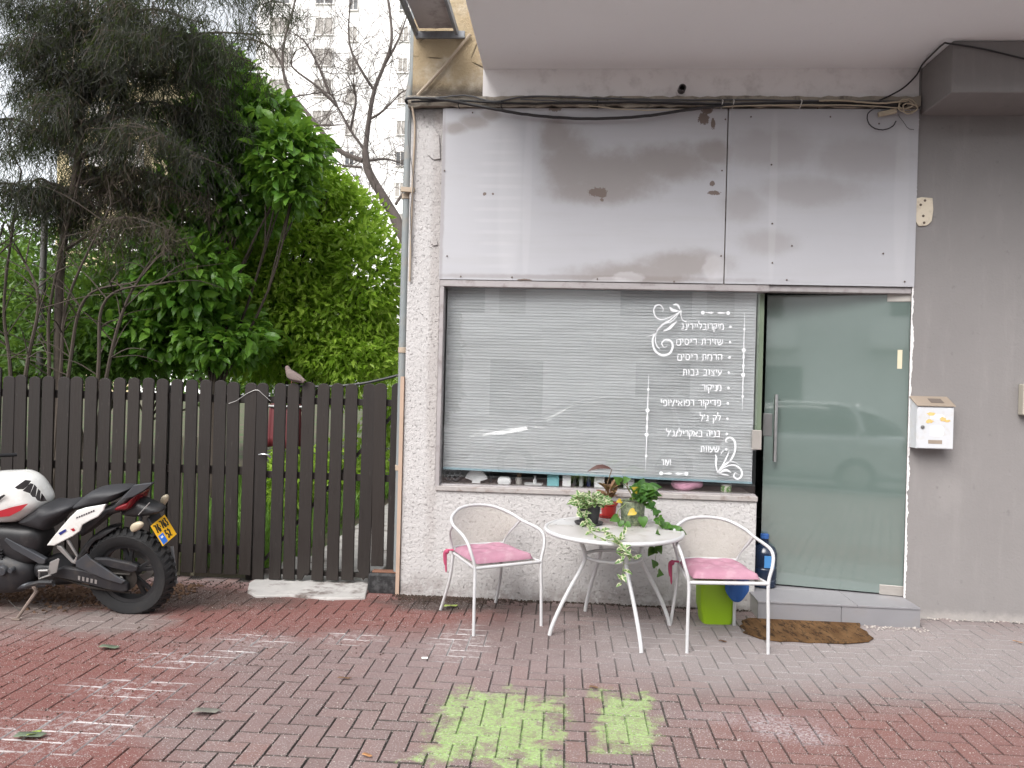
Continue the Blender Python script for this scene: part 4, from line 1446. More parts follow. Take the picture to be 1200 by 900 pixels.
vine(pot1, [pb + Vector((.03, -.07, .15)), tp(688, 597, yq - .085), tp(686, 610, yq - .10), tp(691, 619, yq - .12)], m_stem, lm_var, 20, .055)
vine(pot1, [pb + Vector((-.04, -.06, .15)), tp(678, 590, yq - .08), tp(676, 602, yq - .09)], m_stem, lm_var, 10, .05)
tz_ = lambda x, y: PZ(x, y, ZPOT + .014)
YH = TC.y - TR - .035
vine(pot1, [tz_(691, 618), tz_(703, 621), tz_(715, 625), tz_(722, 632), tp(728, 640, YH), tp(731, 650, YH), tp(730, 668, YH), tp(728, 686, YH)], m_stem, lm_var, 34, .05)
vine(pot1, [tz_(689, 619), tz_(697, 627), tz_(708, 632), tz_(720, 634), tz_(732, 631), tz_(730, 624)], m_stem, lm_var, 12, .045)
vine(pot1, [tp(730, 648, YH), tp(738, 653, YH), tp(746, 656, YH)], m_stem, lm_var, 9, .042)

# red pot behind, with a dried-up plant
prd = PZ(713, 606, ZPOT)
pot2 = thing('plant_pot', 'small red pot with a dried brown plant between the other pots', 'potted plant', prd, group='pots on the table')
m_potr = pm('red_pot', (.30, .018, .016), .45, var=.1)
pot(pot2, [(.046, .012), (.054, .08), (.060, .084), (.062, .100), (.058, .100), (.053, .085)], m_potr)
MB().lathe([(.055, 0), (.068, .003), (.072, .014), (.068, .014), (.055, .007)], 28).build('saucer', m_potr, pot2, local=True, smooth=True)
MB().lathe([(.054, .085), (.045, .09), (.01, .092)], 20).build('soil', m_soilp, pot2, local=True, smooth=True)
for k in range(34):
    a = random.uniform(0, 2 * math.pi)
    d = Vector((math.cos(a) * .6, math.sin(a) * .6, random.uniform(.3, 1.2)))
    put_leaf(pot2, lm_dry, prd + Vector((.015 * math.cos(a), .015 * math.sin(a), .11 + random.uniform(0, .10))), d, random.uniform(.05, .10), random.uniform(-1, 1))
yr = prd.y
MB().tube(catmull([prd + Vector((0, 0, .11)), tp(709, 580, yr), tp(712, 566, yr), tp(717, 550, yr - .02)], 5), .003, 5).build('stem', m_stemb, pot2, smooth=True)
put_leaf(pot2, lm_dred, tp(717, 550, yr - .02), (-1, -.1, .02), .165, .0, up=(0, -.28, 1))
put_leaf(pot2, lm_dred, tp(735, 570, yr), (-.35, 0, 1), .085, .3)
MB().tube(catmull([prd + Vector((.02, 0, .11)), tp(745, 587, yr), tp(737, 575, yr), tp(733, 562, yr)], 5), .003, 5).build('stem', m_stemb, pot2, smooth=True)

# grey green square-ish pot with ivy-leaved pothos
pg = PZ(741, 614, ZPOT)
pot3 = thing('plant_pot', 'mottled grey green pot with heart shaped green and yellow leaves', 'potted plant', pg, group='pots on the table')
Mg = Mat('mottled_green_glaze')
ng = Mg.noise(38, 4, .7)
Mg.set(color=Mg.mix(Mg.ramp(ng, .35, .65), (.085, .115, .075), (.27, .30, .20)), rough=.5)
Mg.bump(ng, .6, .004)
pot(pot3, [(.066, .010), (.074, .02), (.080, .142), (.083, .146), (.082, .152), (.074, .150), (.070, .13)], Mg.m)
MB().lathe([(.065, 0), (.080, .002), (.085, .012), (.080, .012), (.065, .007)], 32).build('saucer', Mg.m, pot3, local=True, smooth=True)
MB().lathe([(.0715, .134), (.06, .138), (.01, .14)], 20).build('soil', m_soilp, pot3, local=True, smooth=True)
for k in range(60):
    a = random.uniform(-1.2, 2.4) - .6
    rr = .09 * math.sqrt(random.random())
    base = pg + Vector((.03 + rr * math.cos(a), rr * math.sin(a), .15 + random.uniform(0, .10)))
    d = Vector((math.cos(a) + random.gauss(.3, .5), math.sin(a) * .6 - .4, random.uniform(-.4, .6)))
    put_leaf(pot3, lm_heart, base, d, random.uniform(.05, .085), random.uniform(-.5, .5), up=(random.gauss(0, .3), -.7, .7))
yg = pg.y
for (x, y, dy, s, dx, dz) in ((738, 602, -.10, .055, -1, -.5), (741, 579, -.05, .05, -.6, .5), (722, 590, -.05, .038, -.6, -.1)):
    put_leaf(pot3, lm_yel, tp(x + 6, y - 3, yg + dy), (dx, -.3, dz), s, 0, up=(0, -.8, .5))
vine(pot3, [pg + Vector((.05, -.05, .16)), tp(766, 596, yg - .1), tp(774, 612, yg - .12), tp(786, 620, yg - .15), tp(797, 624, yg - .17), tp(792, 632, yg - .18)], m_stem, lm_heart, 20, .055)
vine(pot3, [pg + Vector((.06, -.03, .16)), tp(764, 588, yg - .09), tp(772, 604, yg - .13), tp(772, 622, yg - .30), tp(770, 640, yg - .32), tp(768, 662, yg - .32), tp(773, 674, yg - .32)], m_stem, lm_heart, 9, .055)
for (x, y, s, dx, dz) in ((767, 643, .062, -.7, -.7), (770, 640, .055, .4, -.6), (724, 606, .06, -.7, -.3), (728, 610, .05, -.2, -.9), (733, 613, .05, .5, -.4), (753, 606, .07, .1, -1), (727, 565, .06, -.5, .4), (731, 563, .05, .6, .2)):
    put_leaf(pot3, lm_heart, tp(x, y, yg - (.32 if y > 630 else .1)), (dx, -.3, dz), s, random.uniform(-.3, .3), up=(0, -.9, .4))
MB().tube(catmull([pg + Vector((0, 0, .15)), tp(738, 575, yg), tp(728, 564, yg - .09)], 5), .0025, 5).build('stem', m_stem, pot3, smooth=True)
MB().tube(catmull([pg + Vector((-.04, -.05, .15)), tp(724, 600, yg - .10), tp(728, 611, yg - .1)], 5), .0025, 5).build('stem', m_stem, pot3, smooth=True)

# ================================================================== bin, cloth, mat, water jug
bc = PZ(838, 728, 0)
m_lime = pm('lime_plastic', (.26, .43, .012), .4, var=.06)
def rrect(w, d, r, z, n=5):
    pts = []
    for cx, cy, a0 in ((w - r, d - r, 0), (-w + r, d - r, 90), (-w + r, -d + r, 180), (w - r, -d + r, 270)):
        for k in range(n + 1):
            a = R(a0 + 90 * k / n)
            pts.append((cx + r * math.cos(a), cy + r * math.sin(a), z))
    return pts
def loft(rings, cap0=True, cap1=True):
    v, f = [], []
    n = len(rings[0])
    for rg in rings:
        v += rg
    for i in range(len(rings) - 1):
        for k in range(n):
            l = (k + 1) % n
            f.append((i * n + k, i * n + l, (i + 1) * n + l, (i + 1) * n + k))
    if cap0: f.append(tuple(range(n - 1, -1, -1)))
    if cap1: f.append(tuple((len(rings) - 1) * n + k for k in range(n)))
    return MB().add(v, f)
binn = thing('waste_bin', 'lime green plastic waste bin under the chair by the step', 'bin', (bc.x, bc.y, .002), R(4))
loft([rrect(.095, .075, .03, 0), rrect(.100, .080, .03, .02), rrect(.122, .098, .035, .29), rrect(.130, .106, .038, .295), rrect(.130, .106, .038, .31), rrect(.120, .096, .033, .31), rrect(.113, .09, .03, .1), rrect(.09, .07, .03, .012)], True, True).build('body', m_lime, binn, local=True, smooth=True)
m_blue = pm('blue_cloth', (.02, .085, .28), .8, var=.2, scale=12)
mb = MB()
nu, nv = 14, 16
v = []
for j in range(nv + 1):
    w = j / nv
    for i in range(nu + 1):
        u = i / nu
        x = .03 + .15 * u
        s = w * .36
        fold = .010 * math.sin(u * 9 + w * 2)
        if s < .12:
            yy, zz = -.02 - .095 * s / .12, .315 + .004 * math.sin(u * 7)
        else:
            yy, zz = -.118 - .012 * math.sin(min(1, (s - .12) / .06) * math.pi / 2) - abs(fold), .315 - (s - .12) * (.62 - 1.3 * (u - .5) ** 2)
        v.append((x, yy, zz))
f = [(j * (nu + 1) + i, j * (nu + 1) + i + 1, (j + 1) * (nu + 1) + i + 1, (j + 1) * (nu + 1) + i) for j in range(nv) for i in range(nu)]
cloth = MB().add([Vector(p) + Vector((bc.x, bc.y, .002)) for p in v], f).build('cloth', m_blue, smooth=True, solid=.004, ang=80)
tag(cloth, 'blue cloth hanging over the rim of the lime green bin', 'cloth')

def mat_mat():
    M = Mat('coir_fibre')
    P = M.coord('World')
    n = M.noise(9, 5, .65, M.stretch(P, 1.6, .5, 1))
    c = M.mix(M.ramp(n, .3, .7), (.11, .058, .026), (.20, .115, .055))
    c = M.mix(M.ramp(M.noise(22, 5, .75, M.stretch(P, 1.5, .5, 1)), .50, .60, 0, .8), c, (.032, .022, .016))
    M.set(color=c, rough=.98, spec=.1)
    M.bump(M.noise(220, 4, .75, M.stretch(P, 1, .5, 1)), 1.0, .012)
    return M.m
poly = catmull([PZ(x, y, .012) for x, y in ((868, 729), (880, 724), (920, 723), (985, 725), (1004, 728), (1012, 737), (1021, 745), (1013, 752), (960, 752), (905, 750), (880, 744), (871, 738))], 4, closed=True)
poly = [p + Vector((random.gauss(0, .007), random.gauss(0, .007), 0)) for p in poly]
tag(MB().prism([(p.x, p.y, .012) for p in poly], (0, 0, -.010)).build('doormat', mat_mat(), bevel=.005), 'worn brown coir doormat in front of the step', 'doormat')

jq = Vector((1.452, YF + .16, ZT))
jug = thing('water_jug', 'dark blue water jug standing just inside the doorway', 'water jug', jq)
Mj = Mat('blue_jug_plastic')
Mj.set(color=(.006, .014, .035), rough=.15, spec=.6)
MB().lathe([(.07, 0), (.085, .008), (.088, .05), (.083, .06), (.088, .07), (.088, .13), (.083, .14), (.088, .15), (.088, .24), (.075, .28), (.03, .31), (.027, .345)], 26).build('body', Mj.m, jug, local=True, smooth=True)
MB().lathe([(.030, .343), (.030, .372), (.026, .374)], 18).build('cap', m_blue, jug, local=True, smooth=True)
MB().box(-.02, .05, -.0905, -.0885, .15, .235).build('label', pm('blue_label', (.05, .2, .45), .5), jug, local=True)

# ================================================================== things on the shelf inside the window
shelf = tag(MB().box(GX0 + .01, XW1 - .02, YF + .125, YF + .45, ZW0 - .03, ZW0 + .012).build('shelf', pm('shelf_board', (.14, .12, .11), .6)), 'dark shelf board inside the window under the blind', 'shelf')
ZSH = ZW0 + .0125
YSH = YF + .165
def sx(px):
    return PY(px, 570, YSH).x
G = 'things on the window shelf'
m_darkp = pm('dark_plastic', (.03, .032, .036), .45)
m_whitep = pm('white_glossy', (.72, .72, .71), .4, var=.05)
m_teal = pm('teal_box_card', (.16, .40, .42), .5)
# ring organiser
rg = thing('ring_organiser', 'dark round organiser with open cells on the window shelf', 'organiser', (sx(530), YSH, ZSH), group=G)
mb = MB().tube([(.062 * math.cos(a), 0, .068 + .062 * math.sin(a)) for a in np.linspace(0, 2 * math.pi, 33)[:-1]], .006, 8, closed=True)
mb.build('rim', m_darkp, rg, local=True, smooth=True)
m_cell = pm('cell_grey', (.13, .14, .15), .45)
for k in range(7):
    a = 2 * math.pi * k / 6
    c = (.037 * math.cos(a), .068 + .037 * math.sin(a)) if k < 6 else (0, .068)
    MB().tube([(c[0] + .0165 * math.cos(t), 0, c[1] + .0165 * math.sin(t)) for t in np.linspace(0, 2 * math.pi, 17)[:-1]], .004, 6, closed=True).build('cell', m_cell, rg, local=True, smooth=True)
# paper fan of sample sticks
fan = thing('sample_fan', 'white fan of colour sample strips standing on the window shelf', 'fan', (sx(558), YSH, ZSH), group=G)
me0 = None
for k in range(13):
    a = R(18 + 144 * k / 12)
    Mx = Matrix.Translation((0, .0015 * k - .01, .012)) @ Matrix.Rotation(math.pi / 2 - a, 4, 'Y')
    if me0 is None:
        o = MB().box(-.007, .007, -.0006, .0006, 0, .085).build('strip', m_whitep, fan, local=True)
        o.matrix_local = Mx
        me0 = o.data
    else:
        inst('strip', me0, fan, Mx)
MB().box(-.03, .03, -.014, .014, 0, .012).build('base', m_whitep, fan, local=True)
# folded towel, brush jar, tray with figurine
tw = tag(loft([rrect(.045, .03, .012, ZSH), rrect(.05, .034, .015, ZSH + .02), rrect(.047, .033, .014, ZSH + .04), rrect(.03, .022, .012, ZSH + .055)]).build('towel', m_whitep, smooth=True, ang=70), 'folded white cloth on the window shelf by the sample fan', 'towel', G)
tw.location.x = sx(591); tw.location.y = YSH
jar = thing('brush_jar', 'small glass jar of brown brushes on the window shelf', 'jar', (sx(608), YSH, ZSH), group=G)
MB().lathe([(.022, 0), (.024, .004), (.024, .05), (.021, .052), (.021, .006)], 18).build('jar', pm('jar_glass', (.35, .33, .30), .15), jar, local=True, smooth=True)
for k in range(9):
    a = k * 2.4
    MB().tube([(.008 * math.cos(a), .008 * math.sin(a), .008), (.017 * math.cos(a), .017 * math.sin(a), .095 + .01 * (k % 3))], .0028, 5).build('brush', m_stemb, jar, local=True)
tr = thing('white_tray', 'low white tray with a small dispenser on the window shelf', 'tray', (sx(625), YSH, ZSH), group=G)
loft([rrect(.062, .035, .008, 0), rrect(.068, .04, .01, .012), rrect(.064, .036, .008, .012), rrect(.06, .033, .008, .004)]).build('tray', m_whitep, tr, local=True)
mb = MB().lathe([(.014, .004), (.014, .04), (.005, .045), (.005, .06), (.012, .062), (.011, .068)], 14, c=(.01, 0, 0))
mb.build('dispenser', m_whitep, tr, local=True, smooth=True)
# boxes and bottles
def carton(px, w, d, h, mat, label, name='carton', dy=0):
    t = thing(name, label, 'box', (sx(px), YSH + dy, ZSH), R(random.uniform(-4, 4)), G)
    MB().box(-w / 2, w / 2, -d / 2, d / 2, 0, h).build('box', mat, t, local=True, bevel=.002)
    MB().box(-w / 2 - .001, w / 2 + .001, -d / 2 - .001, d / 2 + .001, h + .0005, h + .014).build('lid', mat, t, local=True, bevel=.002)
    return t
carton(648, .085, .08, .16, m_teal, 'teal carton standing on the window shelf')
carton(664, .06, .07, .17, m_whitep, 'narrow white carton beside the teal carton on the shelf')
carton(702, .072, .07, .15, m_whitep, 'tall white carton on the shelf above the black pot')
carton(737, .075, .06, .05, m_whitep, 'low white carton on the shelf behind the mottled pot', dy=.02)
carton(762, .10, .05, .11, pm('grey_card', (.16, .155, .155), .6), 'grey carton on the shelf left of the pink towel', dy=.05)
def bottle(px, r, h, mat, label, dy=0):
    t = thing('bottle', label, 'bottle', (sx(px), YSH + dy, ZSH), group=G)
    MB().lathe([(r * .9, 0), (r, .004), (r, h * .62), (r * .4, h * .74), (r * .38, h * .8)], 16).build('body', mat, t, local=True, smooth=True)
    MB().lathe([(r * .5, h * .79), (r * .5, h), (r * .45, h * 1.005)], 14).build('cap', m_darkp, t, local=True, smooth=True)
bottle(673, .014, .12, m_darkp, 'slim dark bottle on the shelf beside the narrow white carton')
bottle(681, .016, .105, pm('pale_bottle', (.42, .44, .42), .3), 'pale bottle with a dark cap on the window shelf')
bottle(690, .016, .13, pm('navy_bottle', (.03, .04, .12), .3), 'navy bottle on the shelf beside the tall white carton', .02)
bottle(718, .02, .14, pm('olive_bottle', (.09, .11, .08), .4), 'olive bottle on the shelf between the white cartons', .03)
bottle(574, .014, .09, m_darkp, 'short dark bottle on the shelf behind the sample fan', .06)
# white bowl
bw = tag(MB().lathe([(.02, 0), (.024, .004), (.048, .045), (.05, .05), (.046, .05), (.02, .01)], 24).build('bowl', m_whitep, smooth=True), 'white bowl on the low carton inside the window', 'bowl', G)
bw.location = (sx(737), YSH + .02, ZSH + .0655)
# pink towel
v, f = [], []
tq = Vector((sx(805), YSH, ZSH))
mb = MB().ell((0, 0, .045), (.115, .06, .055), 28, 14)
for p in mb.v:
    p.z = max(0.0, p.z + .008 * math.sin(22 * p.x + 9 * p.y) + .006 * math.sin(40 * p.x - 15 * p.z))
    p += tq
tag(mb.build('towel', pm('pink_towel', (.60, .30, .40), .95, var=.15, scale=12, bump=.8, bscale=120), smooth=True, ang=80), 'bunched pink towel on the window shelf', 'towel', G)
# candle tin
cn = thing('candle_tin', 'small round green patterned tin at the end of the window shelf', 'tin', (sx(850), YSH - .02, ZSH), group=G)
Mc = Mat('leaf_print_tin')
Mc.set(color=Mc.mix(Mc.ramp(Mc.noise(60, 3, .6), .45, .55), (.50, .50, .40), (.10, .22, .05)), rough=.35)
MB().lathe([(.036, 0), (.038, .003), (.038, .045), (.036, .047)], 24).build('tin', Mc.m, cn, local=True, smooth=True)
MB().lathe([(.039, .045), (.039, .056), (.037, .058)], 24).build('lid', m_patch, cn, local=True, smooth=True)
mb = MB()

# ================================================================== fence and gate
def wood_mat():
    M = Mat('dark_stained_wood')
    P = M.coord('World')
    st = M.stretch(P, 16, 16, 1.2)
    n = M.noise(4, 5, .65, st)
    oi = M.node('ShaderNodeObjectInfo').outputs['Random']
    c = M.mix(n, (0.0055, 0.0040, 0.0036), (0.024, 0.0178, 0.0155))
    c = M.mix(M.math('MULTIPLY', oi, .8), c, (0.020, 0.0145, 0.012))
    wear = M.math('MULTIPLY', M.ramp(M.noise(9, 4, .7, M.stretch(P, 5, 5, 1)), .64, .72), .5)
    c = M.mix(wear, c, (.055, .047, .043))
    z = M.node('ShaderNodeSeparateXYZ', {0: P}).outputs[2]
    c = M.mix(M.ramp(M.math('ADD', z, M.math('MULTIPLY', n, .2)), .34, .12, 0, .6), c, (.022, .017, .014))
    M.set(color=c, rough=M.ramp(n, .3, .7, .5, .75), spec=.4)
    M.bump(n, .5, .004)
    return M.m
m_wood = wood_mat()
YFE = 5.63
def plank_mesh(w, h, t=.02, broken=0):
    """round-topped pale; origin at foot centre"""
    pts = []
    n = 8
    for k in range(n + 1):
        a = math.pi * k / n
        pts.append((w / 2 * math.cos(a), 0, h - w / 2 * .75 + w / 2 * .75 * math.sin(a)))
    if broken == 0:
        pts += [(-w / 2, 0, 0), (w / 2, 0, 0)]
    elif broken == 1:
        pts += [(-w / 2, 0, 0), (-w * .1, 0, .0), (w * .15, 0, .045), (w * .3, 0, .03), (w / 2, 0, .06)]
    else:
        pts += [(-w / 2, 0, .09), (-w * .2, 0, .03), (0, 0, 0), (w * .25, 0, .03), (w / 2, 0, .0)]
    return MB().prism(pts, (0, t, 0))
tops = [22, 59, 96, 135, 174, 213, 253, 293, 333, 373, 413, 455, 495, 537, 577, 619, 659, 700]
gtops = [738, 785, 825, 866, 905, 948, 990, 1035, 1073, 1115]
def top_at(cx):
    px = cx / 2.4
    py = 420 + np.interp(cx, [0, 500, 700, 1120], [47, 57, 66, 71]) / 2.4
    return PY(px, py, YFE)
fence = thing('wooden_fence', 'dark stained fence of round topped upright boards behind the motorcycle', 'fence', (-3.4, YFE, 0))
gate = thing('garden_gate', 'dark stained board gate with a steel latch between fence and shop', 'gate', (-1.7, YFE, 0))
allx = [top_at(c).x for c in tops]
pitch = (allx[-1] - allx[0]) / (len(allx) - 1)
for k in range(1, 13):
    allx.insert(0, allx[0] - pitch)
pw = .091
fz0 = .045
hh = [1.56] * 12 + [top_at(c).z for c in tops]
for x, h in zip(allx, hh):
    o = plank_mesh(pw + random.uniform(-.004, .004), h - fz0 + random.uniform(-.006, .006)).build('plank', m_wood, fence, local=True, bevel=.003)
    o.location = Vector((x, YFE + random.uniform(-.003, .003), fz0)) - WL[fence.name]
    o.rotation_euler = (random.gauss(0, .003), random.gauss(0, .004) + .004, random.gauss(0, .02))
for z in (1.36, .82, .22):
    MB().box(allx[0] - .1, allx[-1] + .06, YFE + .024, YFE + .062, z - .03, z + .03).build('rail', m_wood, fence, bevel=.003)
for x in (allx[1], allx[8], allx[16], allx[23], allx[-1] + .01):
    MB().box(x - .03, x + .03, YFE + .064, YFE + .12, -.1, 1.45).build('post', m_wood, fence, bevel=.003)
for k, c in enumerate(gtops):
    p = top_at(c)
    br = {3: 1, 7: 2}.get(k, 0)
    z0 = PY(c / 2.4, 676 + .004 * c, YFE).z + (.10 if k == 8 else 0) + random.uniform(-.008, .008)
    o = plank_mesh(pw + random.uniform(-.006, .004), p.z - z0 + random.uniform(-.006, .006), broken=br).build('plank', m_wood, gate, local=True, bevel=.003)
    o.location = Vector((p.x, YFE - .004 + random.uniform(-.003, .003), z0)) - WL[gate.name]
    o.rotation_euler = (random.gauss(0, .003), random.gauss(0, .005) + .004, random.gauss(0, .02))
gx0, gx1 = top_at(735).x - .02, top_at(1118).x + .03
for z in (1.36, .80, .075):
    MB().box(gx0, gx1, YFE + .022, YFE + .055, z - (.025 if z > .2 else .018), z + (.025 if z > .2 else .018)).build('rail', m_wood, gate, bevel=.003)
MB().bar((gx0 + .05, YFE + .066, .15), (gx1 - .05, YFE + .066, 1.30), .02, .05, up=(0, 1, 0)).build('brace', m_wood, gate)
lq = PY(308, 533, YFE - .03)
lt = MB().tube(catmull([lq + Vector((-.03, 0, .0)), lq + Vector((.0, -.012, .006)), lq + Vector((.035, -.006, .002)), lq + Vector((.05, .02, -.02))], 5), [.006] * 10 + [.008] * 6, 8)
lt.build('latch', m_steel, gate, smooth=True)
# rubber trough by the gate post
tq0 = PY(428, 673, YFE - .14)
trough = thing('black_trough', 'black rubber block on the ground at the foot of the gate', 'block', (PZ(449, 697).x, YFE - .10, 0.0))
Mr = Mat('cracked_black_rubber')
nr = Mr.noise(25, 5, .7)
Mr.set(color=Mr.mix(Mr.ramp(nr, .4, .7), (.012, .012, .013), (.06, .06, .062)), rough=.7)
Mr.bump(nr, .8, .01)
mb = loft([rrect(.118, .06, .02, .0), rrect(.126, .066, .022, .02), rrect(.124, .065, .022, .125), rrect(.112, .056, .02, .14)])
for p in mb.v:
    p += Vector((random.gauss(0, .002), random.gauss(0, .002), 0))
mb.build('block', Mr.m, trough, local=True, smooth=True, ang=30)
MB().box(-.10, .115, -.035, .03, .1405, .15).build('rust_plate', pm('rusty_plate', (.17, .08, .05), .85, var=.4, scale=20), trough, local=True, bevel=.002)
# cream stakes seen through the fence
m_cstake = pm('cream_stake', (.60, .54, .40), .7)
for i, (cx, lab) in enumerate(((467, 'cream stake leaning behind the fence beside the number plate'), (507, 'cream stake behind the fence, middle of three'), (548, 'cream stake behind the fence nearest the gate'))):
    a = PY(cx / 2.4, 541, YFE + .2)
    tag(MB().tube([(a.x, YFE + .2, -.04), (a.x + .004, YFE + .2, 1.05)], .016, 8).build('garden_stake', m_cstake, smooth=True), lab, 'stake', 'stakes behind the fence')
# wire on the fence top
cable([(537, 473, YFE - .01), (548, 470, YFE - .012), (556, 465, YFE - .012), (568, 458, YFE - .012), (576, 459, YFE - .012), (585, 468, YFE - .012)], .002, pm('thin_wire', (.30, .29, .28), .4, .8), 'thin loose wire draped over the fence boards by the latch', cat='wire', group=None, name='wire', wob=0) if False else None
pts = catmull([PY(268, 473, YFE - .012), PY(278, 469, YFE - .016), PY(290, 461, YFE - .016), PY(301, 457, YFE - .016), PY(308, 462, YFE - .016), PY(317, 470, YFE - .012)], 6)
tag(MB().tube(pts, .0022, 5).build('wire', pm('thin_wire', (.30, .29, .28), .4, .8), smooth=True), 'thin loose wire draped over the fence boards beside the gate', 'wire')
pts = catmull([PY(330, 452, YFE + .09), PY(380, 453, YFE + .09), PY(420, 450, YFE + .10), PY(450, 444, YFE + .10), PY(473, 438, YFE + .10), PY(482, 436, YFE + .12)], 6)
tag(MB().tube(pts, .010, 8).build('cable', m_black, smooth=True), 'black cable running behind the gate top to the shop corner', 'cable')

# ---- dove on the gate
dq = PY(343, 449.5, YFE + .01)
dove = thing('dove', 'grey brown dove perched on top of the gate facing left', 'bird', (dq.x, YFE + .008, dq.z), R(-28))
Md = Mat('dove_plumage')
od = Md.coord('Object')
zz = Md.node('ShaderNodeSeparateXYZ', {0: od})
nd = Md.noise(40, 4, .6)
cd = Md.mix(nd, (.10, .075, .068), (.17, .13, .12))
cd = Md.mix(Md.ramp(zz.outputs[0], -.03, -.075), cd, (.16, .105, .10))
Md.set(color=cd, rough=.85)
# one continuous body: rings along a spine from tail to crown
spine = [(.125, .018, .004, .018), (.095, .026, .007, .022), (.06, .036, .026, .030), (.025, .048, .036, .038), (-.01, .060, .037, .040), (-.035, .078, .030, .032), (-.050, .098, .020, .022), (-.057, .113, .0185, .0185), (-.062, .124, .0165, .0150), (-.064, .134, .009, .008)]
rings = []
for i, (x, z, ry, rz) in enumerate(spine):
    j0, j1 = max(0, i - 1), min(len(spine) - 1, i + 1)
    tx, tz = spine[j1][0] - spine[j0][0], spine[j1][1] - spine[j0][1]
    l = math.hypot(tx, tz)
    nx_, nz_ = -tz / l, tx / l
    rings.append([Vector((x + nx_ * rz * math.sin(a), ry * math.cos(a), z + nz_ * rz * math.sin(a))) for a in np.linspace(0, 2 * math.pi, 15)[:-1]])
loft([[tuple(p) for p in r_] for r_ in rings]).build('body', Md.m, dove, local=True, smooth=True, subsurf=1, ang=180)
m_beak = pm('dark_beak', (.05, .045, .04), .5)
MB().tube([(-.078, 0, .116), (-.088, 0, .114), (-.095, 0, .111)], [.0042, .003, .0008], 8).build('beak', m_beak, dove, local=True, smooth=True)
for s in (-1, 1):
    MB().ell((-.068, .0148 * s, .119), (.003, .002, .003), 8, 6).build('eye', m_beak, dove, local=True, smooth=True)
    wv = [(-.03, .066), (-.005, .085), (.04, .068), (.09, .038), (.118, .022), (.08, .022), (.02, .032), (-.02, .045)]
    MB().puff([(x, s * (.036 - .12 * max(0, x - .02)), z) for x, z in wv], (0, s, 0), .008).build('wing', Md.m, dove, local=True, smooth=True)
    MB().tube([(.006, .012 * s, .02), (.0, .013 * s, .004)], .0028, 6).build('leg', pm('pink_leg', (.35, .12, .11), .6), dove, local=True)

# ================================================================== motorcycle
BY0, LEAN = 4.80, .17
EN = Vector((0, 1, LEAN)).normalized()
EZ = Vector((0, -LEAN, 1)).normalized()
EX = Vector((1, 0, 0))
def B(cx, cy, off=0.0):
    """point of an enlargement of the motorcycle put on its leaning mid plane, off metres to its far side"""
    d = ray(cx / 4.5, 540 + cy / 4.5)
    t = (BY0 + off - LEAN * CC.z) / (d.y + LEAN * d.z)
    return CC + d * t
wr = B(692, 590)
bike = thing('motorcycle', 'white and black motorcycle leaning on its side stand before the fence', 'motorcycle', (wr.x - .6, BY0, 0))
m_mblack = pm('bike_black_plastic', (.016, .016, .018), .45, var=.2, dirt=(.07, .06, .055), dscale=9, damt=.35)
m_mdark = pm('bike_dark_frame', (.024, .024, .027), .5, .2, var=.25, dirt=(.09, .075, .06), dscale=12, damt=.4)
m_mgrey = pm('bike_grey_metal', (.075, .08, .09), .45, .5, var=.2, dirt=(.12, .10, .08), dscale=12, damt=.4)
m_malu = pm('bike_aluminium', (.36, .35, .34), .45, .6, var=.15)
m_mseat = pm('bike_seat_vinyl', (.020, .020, .023), .6, var=.2, bump=.3, bscale=150)
m_mwhite = pm('bike_white_paint', (.68, .68, .66), .25, var=.05, dirt=(.35, .31, .24), dscale=10, damt=.3, coat=.5)
m_mred = pm('bike_red', (.36, .02, .03), .35)
m_mtail = pm('tail_lamp_red', (.16, .008, .012), .15, spec=.7)
m_ind = pm('dirty_amber_lens', (.42, .36, .26), .35)
m_tyre = pm('tyre_rubber', (.010, .010, .011), .75, var=.3, dirt=(.035, .03, .026), dscale=10, damt=.5, bump=.4, bscale=80)
m_chain = pm('chain_steel', (.06, .055, .05), .5, .7)

def WM(c):
    return Matrix.Translation(c) @ Matrix((EX, EZ, -EN)).transposed().to_4x4()

